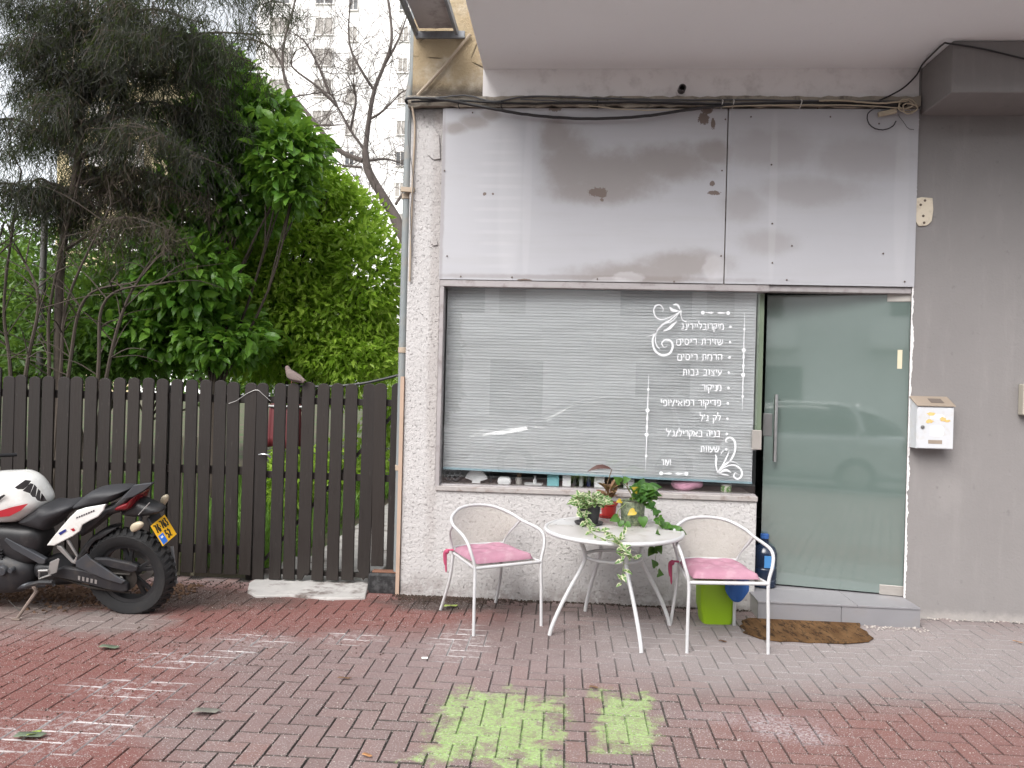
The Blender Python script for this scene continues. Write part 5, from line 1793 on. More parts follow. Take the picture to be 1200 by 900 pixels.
def wheel(c, rad, half, spokes, near=-1):
    M = WM(c)
    rot = M.to_3x3()
    def lat(prof, n=48):
        mb = MB()
        mb.lathe(prof, n, ring=True)
        for p in mb.v:
            q = M @ p
            p.x, p.y, p.z = q.x, q.y, q.z
        return mb
    ri = rad * .70
    w = lat([(ri, -half * .72), (ri + .03, -half * .95), (rad * .93, -half * .98), (rad * .975, -half * .75), (rad, -half * .3), (rad, half * .3), (rad * .975, half * .75), (rad * .93, half * .98), (ri + .03, half * .95), (ri, half * .72)], 56).build('wheel', m_tyre, bike, smooth=True, ang=50)
    w['label'] = 'worn black tyre with blocky tread'
    mb = MB()
    nb_ = 38
    for k in range(nb_):
        for s, ph in ((-1, 0), (1, .5)):
            a = 2 * math.pi * (k + ph) / nb_
            T = M @ Matrix.Rotation(a, 4, 'Z') @ Matrix.Translation((rad * .985, 0, s * half * .52)) @ Matrix.Rotation(s * -.62, 4, 'Y') @ Matrix.Rotation(s * .35, 4, 'X')
            mb.box(-.010, .009, -.012, .012, -half * .40, half * .40, T)
    mb.build('tread', m_tyre, w)
    lat([(ri - .022, -half * .55), (ri + .004, -half * .66), (ri + .006, half * .66), (ri - .022, half * .55), (ri - .028, 0)], 48).build('rim', m_mblack, w, smooth=True)
    lat([(.008, -half * .8), (.048, -half * .75), (.048, half * .75), (.008, half * .8)], 24).build('hub', m_mdark, w, smooth=True)
    for k in range(spokes):
        a = 2 * math.pi * k / spokes + .35
        for da in (-.16, .16):
            p0 = M @ Vector((.042 * math.cos(a), .042 * math.sin(a), 0))
            p1 = M @ Vector(((ri - .015) * math.cos(a + da), (ri - .015) * math.sin(a + da), 0))
            MB().bar(p0, p1, .026, .022, up=EN).build('spoke', m_mblack, w, bevel=.004)
    return w

RW = (B(692, 590) - B(692, 812)).length
RW = max(.262, min(.275, RW))
wc = Vector((wr.x, 0, 0)) + EZ * RW
wc.y += BY0
wheel(wc, RW, .066, 5)
fc = wc + EX * -1.36
wheel(fc, RW, .055, 5)
# sprocket, disc, axle
def disc(c, r0, r1, t, off, name, mat, n=36):
    M = WM(c + EN * off)
    mb = MB().lathe([(r0, -t), (r1, -t), (r1, t), (r0, t)], n, ring=True)
    for p in mb.v:
        q = M @ p
        p.x, p.y, p.z = q.x, q.y, q.z
    return mb.build(name, mat, bike, smooth=True)
disc(wc, .02, .090, .003, -.088, 'sprocket', m_chain)
disc(wc, .06, .105, .002, .085, 'brake_disc', m_malu)
disc(wc, .004, .016, .012, -.125, 'axle_nut', m_malu, 12)
disc(fc, .09, .145, .002, -.075, 'brake_disc', m_malu)

def flat(name, pts, off, thick, mat, bevel=.004, parent=None, smooth=False):
    """plate traced at its near face, thick metres deep"""
    P = [B(x, y, off) for x, y in pts]
    return MB().prism(P, EN * thick).build(name, mat, parent or bike, bevel=bevel)
def puffy(name, pts, off, half, mat, p=2.6, parent=None, k=4):
    P = catmull([B(x, y, off) for x, y in pts], 4, closed=True)
    return MB().puff(P, EN, half, p, 6).build(name, mat, parent or bike, smooth=True, ang=70)

# swing arm and its brace
flat('swing_arm', [(270, 585), (330, 560), (430, 575), (560, 612), (640, 632), (668, 650), (672, 690), (640, 694), (560, 680), (430, 645), (280, 612)], -.125, .035, m_mdark, .010)
flat('swing_arm', [(270, 585), (330, 560), (430, 575), (560, 612), (640, 632), (668, 650), (672, 690), (640, 694), (560, 680), (430, 645), (280, 612)], .085, .035, m_mdark, .010)
flat('chain_guard', [(395, 535), (455, 490), (480, 520), (540, 560), (610, 608), (660, 635), (640, 650), (560, 628), (470, 590), (400, 560)], -.140, .014, m_mgrey, .004)
flat('arm_brace', [(490, 515), (560, 515), (680, 540), (725, 558), (722, 582), (690, 590), (600, 570), (500, 545)], -.115, .03, m_mdark, .008)
mb = MB()
for k in range(5):
    x = 412 + k * 22
    mb.prism([B(x, 606 + k * 5, -.1265), B(x + 12, 609 + k * 5, -.1265), B(x + 10, 630 + k * 5, -.1265), B(x - 1, 627 + k * 5, -.1265)], EN * -.001)
mb.build('arm_lettering', m_malu, bike)
mb = MB().tube([B(300, 610, -.09), B(480, 668, -.092), B(690, 695, -.092)], .008, 6)
mb.tube([B(330, 575, -.09), B(500, 590, -.092), B(690, 600, -.092)], .008, 6)
mb.build('chain', m_chain, bike)
# engine, frame, airbox
puffy('engine', [(-150, 470), (0, 440), (120, 470), (215, 520), (225, 600), (170, 660), (60, 670), (-120, 660), (-190, 560)], 0, .15, m_mdark, 3.5)
puffy('air_box', [(-60, 330), (0, 312), (140, 318), (240, 345), (262, 430), (230, 520), (150, 520), (0, 440), (-60, 420)], 0, .12, m_mblack, 3.5)
flat('frame_spar', [(30, 405), (75, 430), (240, 520), (235, 545), (205, 545), (60, 465), (20, 420)], -.125, .03, m_mgrey, .006)
flat('frame_spar', [(30, 405), (75, 430), (240, 520), (235, 545), (205, 545), (60, 465), (20, 420)], .095, .03, m_mgrey, .006)
puffy('pivot_casting', [(225, 520), (300, 505), (370, 540), (390, 575), (330, 605), (260, 600), (225, 570)], 0, .11, m_mblack, 4)
mb = MB()
for (x, y, r_) in ((15, 578, .032), (62, 575, .018), (-60, 560, .05)):
    M = WM(B(x, y, -.15))
    m2 = MB().lathe([(r_ * .3, .018), (r_ * .8, .018), (r_, .008), (r_, -.03)], 18)
    mb.add([M @ p for p in m2.v], m2.f)
mb.build('engine_cover', m_mgrey, bike, smooth=True)
mb = MB()
for k in range(6):
    y = 470 + k * 16
    mb.prism([B(-120, y - 20, -.13), B(10, y, -.13), B(10, y + 6, -.13), B(-120, y - 14, -.13)], EN * .26)
mb.build('cooling_fins', m_mdark, bike)
MB().tube(catmull([B(-180, 640, -.06), B(-60, 672, -.08), B(60, 668, -.10), B(150, 655, -.10), B(240, 650, -.05)], 6), .022, 10).build('exhaust_pipe', m_mgrey, bike, smooth=True)
puffy('silencer', [(230, 600), (300, 590), (560, 560), (585, 590), (570, 625), (300, 650), (235, 640)], .19, .045, m_mgrey)
# foot rest, heel guard, side stand
flat('heel_guard', [(262, 535), (305, 515), (313, 520), (298, 590), (262, 602), (252, 596)], -.165, .006, m_malu, .002)
mb = MB().tube([B(205, 580, -.16), B(255, 578, -.17)], .008, 8)
mb.tube([B(210, 580, -.16), B(206, 622, -.16), B(270, 600, -.16)], .007, 8)
mb.build('foot_lever', m_malu, bike, smooth=True)
mb = MB().tube([B(140, 660, -.17), B(215, 640, -.21), B(282, 640, -.24)], [.012, .016, .014], 8)
mb.tube([B(265, 628, -.235), B(288, 660, -.235)], .010, 8)
mb.build('foot_peg', m_mblack, bike, smooth=True)
flat('peg_bracket', [(295, 445), (322, 452), (385, 530), (400, 505), (345, 420), (358, 415), (408, 505), (398, 545), (378, 540), (300, 462)], -.135, .016, m_malu, .004)
a = B(192, 690, -.14)
g = PZ(88 / 4.5, 540 + 835 / 4.5, 0.006)
st = MB().tube([B(175, 660, -.12), a, a.lerp(g, .5), g], [.013, .013, .011, .009], 8)
st.tube([g + Vector((-.03, 0, .0)), g + Vector((.03, -.01, 0.0))], .008, 8)
st.build('side_stand', m_malu if False else pm('rusty_steel', (.16, .12, .10), .6, .3), bike, smooth=True)
g2 = a.lerp(g, .75)
MB().tube([B(45, 735, -.2), B(75, 765, -.2), g2], .003, 6).build('stand_tang', m_chain, bike)
# tank, seat, tail
tank = puffy('fuel_tank', [(-190, 130), (-120, 80), (-30, 62), (60, 58), (130, 60), (188, 92), (232, 150), (258, 208), (232, 250), (190, 282), (130, 304), (30, 310), (-120, 315), (-200, 240)], -.0, .155, m_mwhite, 2.9)
YT_ = -.150
def decal(name, pts, off, mat, parent):
    P = [B(x, y, off) for x, y in pts]
    return MB().prism(P, EN * -.0015).build(name, mat, parent)
decal('red_stripe', [(-40, 275), (60, 245), (150, 225), (110, 262), (50, 292), (-40, 300)], -.166, m_mred, tank)
for pts in ([(78, 140), (135, 100), (165, 105), (150, 128), (125, 150), (95, 150)], [(120, 158), (160, 118), (178, 122), (160, 172), (140, 165)], [(160, 175), (182, 125), (195, 140), (188, 192), (172, 190)], [(188, 195), (202, 148), (214, 160), (212, 212), (198, 208)], [(212, 214), (220, 170), (232, 186), (246, 210), (230, 214)]):
    decal('black_decal', pts, -.166 if pts[0][0] < 190 else -.150, m_mblack, tank)
decal('black_decal', [(-30, 205), (20, 178), (30, 182), (-10, 215)], -.166, m_mblack, tank)
puffy('rider_seat', [(138, 298), (175, 268), (225, 240), (265, 214), (330, 218), (400, 208), (430, 222), (400, 255), (330, 300), (290, 345), (230, 335), (150, 312)], 0, .135, m_mseat, 3.2)
puffy('pillion_seat', [(405, 238), (440, 200), (500, 152), (560, 138), (640, 133), (695, 136), (690, 150), (640, 190), (560, 222), (480, 236)], -.0, .11, m_mseat, 3.2)
sp = flat('side_panel', [(243, 448), (280, 400), (320, 352), (365, 300), (402, 264), (450, 248), (556, 230), (545, 262), (515, 296), (470, 318), (432, 340), (420, 372), (380, 400), (330, 425), (285, 449)], -.148, .014, m_mwhite, .006)
sp['label'] = 'white side panel with small blue badge'
flat('side_panel', [(243, 448), (280, 400), (320, 352), (365, 300), (402, 264), (450, 248), (556, 230), (545, 262), (515, 296), (470, 318), (432, 340), (420, 372), (380, 400), (330, 425), (285, 449)], .134, .014, m_mwhite, .006)
decal('blue_badge', [(308, 380), (345, 360), (352, 370), (318, 392)], -.1495, pm('badge_blue', (.02, .03, .18), .4), sp)
decal('red_badge', [(372, 360), (388, 355), (397, 366), (384, 372)], -.1495, m_mred, sp)
mb = MB()
for k in range(8):
    x = 402 + k * 12.5
    y = 306 - k * 5.2
    mb.prism([B(x, y, -.1495), B(x + 9, y - 4, -.1495), B(x + 8, y - 12, -.1495), B(x + 1, y - 9, -.1495)][:4], EN * -.001)
mb.build('panel_lettering', pm('dark_lettering', (.06, .05, .06), .5), sp)
puffy('tail_cowl', [(430, 330), (520, 290), (560, 240), (640, 205), (695, 150), (730, 128), (798, 118), (800, 124), (760, 160), (725, 196), (735, 235), (680, 252), (560, 285), (520, 325), (450, 390)], 0, .10, m_mblack, 3)
flat('tail_spoiler', [(640, 205), (705, 128), (798, 117), (800, 125), (752, 160), (700, 190)], -.12, .012, m_mgrey, .003)
flat('tail_spoiler', [(640, 205), (705, 128), (798, 117), (800, 125), (752, 160), (700, 190)], .108, .012, m_mgrey, .003)
puffy('tail_light', [(640, 238), (660, 216), (732, 186), (755, 160), (752, 178), (728, 228), (690, 240)], -.0, .115, m_mtail, 4)
puffy('rear_mudguard', [(655, 262), (730, 196), (790, 212), (850, 238), (862, 262), (800, 278), (730, 284), (680, 278)], 0, .075, m_mblack, 3)
MB().tube([B(790, 220, -.08), B(730, 285, -.085)], .003, 5).build('strap', m_malu, bike)
puffy('hugger', [(400, 545), (470, 420), (560, 350), (630, 335), (625, 350), (560, 372), (490, 440), (440, 520)], 0, .06, m_mblack, 4)
# indicators
MB().tube([B(745, 300, -.05), B(735, 330, -.14)], .010, 8).build('indicator_stalk', m_mblack, bike)
P = [B(x, y, -.16) for x, y in ((688, 350), (705, 328), (735, 320), (756, 330), (750, 350), (725, 368), (700, 374))]
MB().puff(catmull(P, 3, closed=True), EN, .022).build('indicator', m_ind, bike, smooth=True)
MB().tube([B(830, 260, .05), B(850, 230, .13)], .010, 8).build('indicator_stalk', m_mblack, bike)
P = [B(x, y, .16) for x, y in ((850, 215), (855, 190), (875, 178), (888, 188), (882, 215), (862, 236))]
MB().puff(catmull(P, 3, closed=True), EN, .022).build('indicator', m_ind, bike, smooth=True)
# number plate
m_plate = pm('yellow_plate', (.78, .43, .015), .4, var=.04)
m_digit = pm('plate_black', (.012, .012, .012), .5)
TL = PY(176.7, 616.0, 4.63)
PWv = Vector((0, .97, .24)).normalized() * .170
PHv = Vector((.088, -.01, -.120))
PN = PWv.cross(PHv).normalized()
if PN.x < 0:
    PN = -PN
pl = MB().prism([TL, TL + PWv, TL + PWv + PHv, TL + PHv], PN * -.003).build('number_plate', m_plate, bike, bevel=.0)
def pt(u, v, o=.0008):
    return TL + PWv * u + PHv * v + PN * o
MB().prism([pt(.15, -.35, -.006), pt(.85, -.35, -.006), pt(.85, 1.0, -.006), pt(.15, 1.0, -.006)], PN * -.02).build('plate_bracket', m_mblack, bike, bevel=.003)
SEGS = {'7': [[(0, 0), (1, 0), (.35, 1)]], '6': [[(.9, .05), (.35, .35), (.05, .7), (.3, 1), (.75, .98), (.95, .72), (.7, .5), (.15, .6)]], '-': [[(.1, .5), (.9, .5)]],
        '3': [[(.05, .05), (.8, .05), (.45, .42), (.9, .68), (.6, 1), (.05, .92)]], '5': [[(.9, 0), (.15, 0), (.1, .45), (.6, .4), (.95, .7), (.6, 1), (.05, .93)]], '2': [[(.05, .2), (.5, 0), (.9, .25), (.1, 1), (.95, 1)]]}
def plate_text(txt, u0, v0, w, h, gap):
    mb = MB()
    u = u0
    for ch in txt:
        ww = w * (.5 if ch == '-' else 1)
        for line in SEGS[ch]:
            Pp = [pt(u + x * ww, v0 + y * h) for x, y in line]
            n = len(Pp)
            vv = []
            for i in range(n):
                d = (Pp[min(i + 1, n - 1)] - Pp[max(0, i - 1)]).normalized()
                nn = d.cross(PN).normalized() * .0062
                vv += [Pp[i] + nn, Pp[i] - nn]
            mb.add(vv, [(2 * i, 2 * i + 1, 2 * i + 3, 2 * i + 2) for i in range(n - 1)])
        u += ww + gap
    mb.build('plate_number', m_digit, pl, solid=.001)
plate_text('76-763', .10, .10, .105, .34, .045)
plate_text('52', .48, .56, .115, .32, .05)
mb = MB().prism([pt(.04, .55, .0012), pt(.36, .55, .0012), pt(.36, .97, .0012), pt(.04, .97, .0012)], PN * -.001)
mb.build('plate_badge', pm('plate_blue', (.03, .16, .62), .4), pl)
mb = MB().prism([pt(.13, .63, .0022), pt(.27, .63, .0022), pt(.27, .72, .0022), pt(.13, .72, .0022)], PN * -.0008)
mb.build('badge_mark', m_whitep, pl)
# silver strip hanging from the plate
s0 = PY(201.5, 640, 4.80)
s1 = PY(206.5, 684, 4.80)
MB().bar(s0, s1, .02, .004, up=(0, 1, 0)).build('tag_strip', pm('silver_tag', (.55, .55, .56), .35, .6), bike)
# front end (outside the frame of the photograph)
for s in (-1, 1):
    o_ = EN * (.10 * s)
    MB().tube([fc + o_, fc + o_ + EX * .30 + EZ * .62], [.026, .022], 12).build('fork_leg', m_mgrey, bike, smooth=True)
    hb = fc + EX * .30 + EZ * .62
    MB().tube(catmull([hb + o_, hb + EN * (.22 * s) + EZ * .04 + EX * .02, hb + EN * (.36 * s) + EX * .09 + EZ * .02], 5), .013, 10).build('handlebar', m_mblack, bike, smooth=True)
    MB().tube(catmull([hb + o_ * 1.8 + EX * -.1, hb + EN * (.28 * s) + EX * -.08 + EZ * .16], 4), .008, 8).build('mirror_stalk', m_mblack, bike)
    MB().ell(hb + EN * (.30 * s) + EX * -.08 + EZ * .18, (.02, .065, .04)).build('mirror', m_mblack, bike, smooth=True)
fair = [fc + EX * x + EZ * z for x, z in ((-.18, .52), (-.10, .62), (.06, .76), (.20, .72), (.34, .60), (.46, .40), (.62, .22), (.56, .10), (.36, .12), (.24, .30), (.04, .42))]
MB().puff(catmull(fair, 3, closed=True), EN, .20, 3).build('fairing', m_mwhite, bike, smooth=True, ang=70)
MB().puff(catmull([fc + EX * x + EZ * z for x, z in ((-.08, .66), (.06, .77), (.16, .86), (.20, .84), (.18, .74))], 3, closed=True), EN, .13).build('windscreen', m_mblack, bike, smooth=True)
mg = [fc + EX * (RW + .02) * math.cos(a) + EZ * (RW + .02) * math.sin(a) for a in np.linspace(.4, 2.6, 9)] + [fc + EX * (RW + .035) * math.cos(a) + EZ * (RW + .035) * math.sin(a) for a in np.linspace(2.6, .4, 9)]
MB().prism([p - EN * .06 for p in mg], EN * .12).build('front_mudguard', m_mwhite, bike, bevel=.004)

# ================================================================== trees and shrubs
def tri(v, f):
    out = []
    for q in f:
        for i in range(1, len(q) - 1):
            out.append((q[0], q[i], q[i + 1]))
    return np.array(v, float), np.array(out, int)
T_FOLD = (np.array([(0, 0, 0), (.42, .22, .10), (1, 0, -.06), (.42, -.22, .10)], float), np.array([(0, 3, 2), (0, 2, 1)], int))
T_OVAL = tri(*leaf_shape('oval'))

def basis(d, up):
    d = d / np.linalg.norm(d, axis=1, keepdims=True)
    y = np.cross(up, d)
    y /= (np.linalg.norm(y, axis=1, keepdims=True) + 1e-9)
    z = np.cross(d, y)
    return np.stack([d, y, z], axis=1)          # rows = local axes in world

def leaves_mesh(name, P, Dr, S, T, mat, upn=None):
    n = len(P)
    up = np.tile([0, 0, 1.0], (n, 1)) + rng.normal(0, .55, (n, 3)) if upn is None else upn
    Bm = basis(Dr, up)
    tv, tf = T
    V = P[:, None, :] + S[:, None, None] * np.einsum('ka,nab->nkb', tv, Bm)
    Fq = tf[None] + (np.arange(n) * len(tv))[:, None, None]
    return mesh_np(name, V.reshape(-1, 3), Fq.reshape(-1, 3), mat)

def clump_points(clumps, n, shell=.55):
    w = np.array([c[1][0] * c[1][1] * c[1][2] for c in clumps]) ** .75
    idx = rng.choice(len(clumps), n, p=w / w.sum())
    C = np.array([tuple(c[0]) for c in clumps])[idx]
    Rr = np.array([c[1] for c in clumps])[idx]
    d = rng.normal(0, 1, (n, 3))
    d /= np.linalg.norm(d, axis=1, keepdims=True)
    r = shell + (1.08 - shell) * rng.random(n) ** .7
    r *= 1 + .14 * np.sin(5 * d[:, 0] + C[:, 0] * 9) * np.sin(6 * d[:, 2] + C[:, 2] * 7)
    return C + Rr * d * r[:, None], d

def tree(name, label, cat, base, clumps, n, size, T, mat, mbark, trunk_r=.09, group=None, fork=.45, shell=.5, singles=0, single_me=None, twigs=0, droop=.25, extra_limbs=()):
    t = thing(name, label, cat, base, group=group)
    b = Vector(base)
    cen = sum((Vector(c[0]) for c in clumps), Vector()) / len(clumps)
    fk = b.lerp(Vector((cen.x, cen.y, b.z + (cen.z - b.z) * fork)), 1) if False else Vector((b.x + (cen.x - b.x) * .25, b.y + (cen.y - b.y) * .25, b.z + (cen.z - b.z) * fork))
    mb = MB()
    p = catmull([b - Vector((0, 0, .08)), b.lerp(fk, .5) + Vector((.05, .03, 0)), fk], 5)
    mb.tube(p, [trunk_r * (1.15 - .4 * i / len(p)) for i in range(len(p))], 10)
    mb.build('trunk', mbark, t, smooth=True)
    mb = MB()
    for c in clumps:
        q = Vector(c[0])
        mid = fk.lerp(q, .5) + Vector((random.gauss(0, .1), random.gauss(0, .1), random.uniform(-.1, .2)))
        pts = catmull([fk, mid, q], 4)
        mb.tube(pts, [trunk_r * .38 * (1 - .75 * i / len(pts)) for i in range(len(pts))], 6)
        for k in range(twigs):
            d = Vector((random.gauss(0, 1), random.gauss(0, 1), random.gauss(.2, 1))).normalized()
            e = q + Vector((d.x * c[1][0], d.y * c[1][1], d.z * c[1][2])) * random.uniform(.6, .95)
            s_ = pts[random.randrange(len(pts) // 2, len(pts))]
            m_ = s_.lerp(e, .5) + Vector((0, 0, random.uniform(-.06, .1)))
            mb.tube(catmull([s_, m_, e], 3), [.012, .011, .010, .009, .008, .006, .004], 4)
    for l in extra_limbs:
        pts = catmull(l, 5)
        mb.tube(pts, [.03 * (1 - .7 * i / len(pts)) for i in range(len(pts))], 5)
    mb.build('branches', mbark, t, smooth=True)
    P, d = clump_points(clumps, n, shell)
    Dr = d * .7 + rng.normal(0, .55, (n, 3)) + np.array([0, 0, -droop])
    S = size * rng.uniform(.65, 1.25, n)
    keep = np.ones(n, bool)
    if singles:
        dist = np.linalg.norm(P - np.array(CC), axis=1)
        near = np.argsort(dist)[:singles]
        keep[near] = False
    me = leaves_mesh('crown', P[keep] - np.array(b), Dr[keep], S[keep], T, mat)
    o = bpy.data.objects.new('crown', me)
    col.objects.link(o)
    o.parent = t
    o['kind'] = 'stuff'
    WL[o.name] = b.copy()
    if singles:
        for i in near:
            put_leaf(o, single_me, P[i], Dr[i], S[i], up=(random.gauss(0, .5), random.gauss(0, .5), 1))
    return t

def ck(Y, items, dscale=1.0):
    out = []
    for (x, y, rx, ry) in items:
        c = PY(x, y, Y + random.uniform(-.35, .35))
        s = Y * 1.03 / FPX
        out.append((c, (rx * s, max(.35, rx * s * .9) * dscale, ry * s)))
    return out
m_bark = pm('dark_bark', (.055, .042, .033), .95, var=.35, scale=15, bump=.9, bscale=30)
m_barkg = pm('grey_bark', (.11, .09, .082), .95, var=.3, scale=12, bump=.8, bscale=30)
m_llight = leaf_mat('citrus_leaf_light', (.22, .38, .03), (.40, .56, .09), .4, .48)
m_ldark = leaf_mat('citrus_leaf_dark', (.062, .165, .022), (.17, .33, .05), .35, .42)
m_lhedge = leaf_mat('hedge_leaf', (.045, .10, .02), (.12, .22, .045), .5, .35)
lm_dark = leaf_mesh('leaf', 'oval', m_ldark)

tree('citrus_tree', 'bright light green leafy tree behind the gate', 'tree', (PY(336, 440, 9.8).x, 9.8, -.03),
     ck(9.8, [(395, 258, 52, 45), (345, 300, 62, 55), (430, 330, 42, 62), (372, 375, 85, 55), (300, 375, 70, 50), (442, 405, 30, 42), (383, 222, 26, 24), (285, 320, 55, 45), (405, 415, 60, 32), (330, 420, 60, 25)]),
     30000, .12, T_FOLD, m_llight, m_bark, .10, 'garden trees', .42, .45, twigs=4)
tree('citrus_tree', 'darker tree with large glossy leaves left of the bright tree', 'tree', (PY(245, 440, 8.4).x, 8.4, -.03),
     ck(8.4, [(268, 95, 34, 34), (300, 135, 50, 36), (335, 185, 40, 38), (250, 170, 60, 55), (345, 225, 20, 22), (288, 235, 45, 40), (215, 250, 58, 50), (215, 320, 60, 45), (180, 385, 75, 42), (262, 395, 55, 36), (365, 170, 18, 15), (240, 75, 25, 22)]),
     10500, .155, T_OVAL, m_ldark, m_bark, .055, 'garden trees', .35, .35, singles=240, single_me=lm_dark, twigs=4)
tree('citrus_tree', 'low dark evergreen shrub tree behind the motorcycle', 'tree', (PY(110, 440, 8.8).x, 8.8, -.03),
     ck(8.8, [(110, 375, 85, 50), (30, 350, 70, 60), (60, 420, 90, 30), (-60, 370, 70, 70), (160, 420, 60, 25), (150, 330, 50, 40)]),
     9000, .12, T_FOLD, m_lhedge, m_bark, .07, 'garden trees', .3, .3, twigs=5)

# hedge-like bushes further back
for i, (Y, items, lab) in enumerate(((12.5, [(-20, 340, 90, 70), (60, 300, 70, 60), (20, 410, 120, 50)], 'dense dark bush far back at the end of the fence'),
                                     (13.5, [(170, 300, 90, 70), (230, 380, 90, 60), (140, 400, 90, 50), (235, 432, 110, 35), (330, 435, 80, 30)], 'dense mid green bush far back behind the dark tree'),
                                     (12.0, [(-180, 330, 110, 90), (-140, 410, 120, 60)], 'dense dark bush at the far end of the garden beyond the fence'),
                                     (14.5, [(320, 420, 90, 50), (420, 440, 80, 40), (380, 390, 70, 40)], 'dense bush far back behind the bright tree'))):
    cs = ck(Y, items)
    tree('garden_bush', lab, 'bush', (cs[0][0].x, Y, -.03), cs, 9000, .13, T_FOLD, m_lhedge if i != 3 else m_llight, m_bark, .06, 'bushes at the back of the garden', .3, .25)

# ---- drooping conifer with grey green sprays
cb = Vector((PY(75, 440, 7.6).x, 7.6, -.03))
con = thing('conifer', 'dark drooping conifer with thin grey brown twigs above the motorcycle', 'tree', cb, group='garden trees')
m_spray = leaf_mat('conifer_spray', (.014, .016, .013), (.037, .036, .030), .8, .18)
m_sprayb = leaf_mat('conifer_dead_spray', (.036, .026, .020), (.075, .055, .042), .9, .15)
mbt, mbb = MB(), MB()
top = PY(105, -170, 7.6)
tp_ = catmull([cb - Vector((0, 0, .1)), PY(70, 330, 7.6), PY(95, 150, 7.6), top], 6)
mbt.tube(tp_, [.05 * (1 - .55 * i / len(tp_)) for i in range(len(tp_))], 10)
mbt.build('trunk', m_bark, con, smooth=True)
tips = [(335, 5), (318, 40), (300, 75), (262, 110), (290, 150), (250, 190), (235, 235), (200, 270), (165, 250), (120, 220), (60, 170), (25, 110), (50, 50), (110, 60), (170, 40), (230, 25), (150, 120), (195, 160), (95, 265), (20, 230),
        (-40, 150), (-50, 60), (-20, 10), (280, -20), (200, -20), (130, -10), (210, 90), (80, 110), (185, 215), (240, 140), (10, 190), (140, 170), (-60, 240), (60, 240), (30, 20), (75, 5), (160, 10), (250, 60), (120, 100), (205, 60), (15, 70), (45, 130)]
sp_P, sp_D, sp_S, br_P, br_D, br_S = [], [], [], [], [], []
for (x, y) in tips:
    Yd = 7.6 + random.uniform(-.75, .75)
    e = PY(x, y, Yd)
    zt = e.z + random.uniform(.0, .35)
    k = min(range(len(tp_)), key=lambda i: abs(tp_[i].z - (zt - .2)))
    s_ = tp_[k]
    m_ = s_.lerp(e, .55) + Vector((0, 0, .22))
    pts = catmull([s_, m_, e], 7)
    mbb.tube(pts, [.022 * (1 - .8 * i / len(pts)) for i in range(len(pts))], 5)
    # side twigs that droop
    for j in range(44):
        q = pts[random.randrange(3, len(pts))]
        l = random.uniform(.18, .5)
        d = Vector((random.gauss(0, 1), random.gauss(0, .9), -random.uniform(.05, .7))).normalized()
        q1 = q + d * l * .6
        q2 = q1 + (d * .35 + Vector((0, 0, -.8))).normalized() * l * .7
        if j < 14:
            mbb.tube([q, q1, q2], [.006, .004, .002], 3, caps=False)
        dead = (y > 200 and x > 90 and random.random() < .55) or random.random() < .12
        for h in range(60):
            t = random.random()
            pp = q.lerp(q1, t * 2) if t < .5 else q1.lerp(q2, t * 2 - 1)
            pp = pp + Vector((random.gauss(0, .06), random.gauss(0, .06), random.gauss(0, .05)))
            dd = (random.gauss(0, .5), random.gauss(0, .5), -random.uniform(.3, 1.2))
            (br_P if dead else sp_P).append(tuple(pp))
            (br_D if dead else sp_D).append(dd)
            (br_S if dead else sp_S).append(random.uniform(.05, .13))
# thin stems rising from the ground at the left
for (x0, x1, x2, y2) in ((20, 5, 25, 200), (-30, -20, 5, 260), (55, 60, 100, 180), (100, 150, 185, 300), (62, 80, 130, 240), (15, 45, 20, 290), (105, 125, 200, 330), (60, 100, 160, 330)):
    Yd = 7.5 + random.uniform(-.3, .3)
    a = PY(x0, 440, Yd)
    a.z = -.05
    pts = catmull([a, PY((x0 + x1) / 2, 440, Yd), PY(x1, 350, Yd), PY(x2, y2, Yd)], 6)
    mbb.tube(pts, [.024 * (1 - .65 * i / len(pts)) for i in range(len(pts))], 6)
    for j in range(12):
        q = pts[random.randrange(6, len(pts))]
        e = q + Vector((random.gauss(0, .35), random.gauss(0, .3), random.uniform(-.05, .45)))
        mbb.tube(catmull([q, q.lerp(e, .5) + Vector((0, 0, .05)), e], 3), [.007, .006, .006, .005, .004, .003, .002], 4, caps=False)
mbb.build('branches', m_bark, con, smooth=True)
T_STRIP = (np.array([(0, -.02, 0), (0, .02, 0), (.5, -.03, .02), (.5, .03, .02), (1, 0, -.04)], float), np.array([(0, 2, 1), (1, 2, 3), (2, 4, 3)], int))
for P_, D_, S_, mt, nm in ((sp_P, sp_D, sp_S, m_spray, 'crown'), (br_P, br_D, br_S, m_sprayb, 'dead_sprays')):
    me = leaves_mesh(nm, np.array(P_) - np.array(cb), np.array(D_), np.array(S_), T_STRIP, mt, upn=rng.normal(0, 1, (len(P_), 3)))
    o = bpy.data.objects.new(nm, me)
    col.objects.link(o)
    o.parent = con
    o['kind'] = 'stuff'

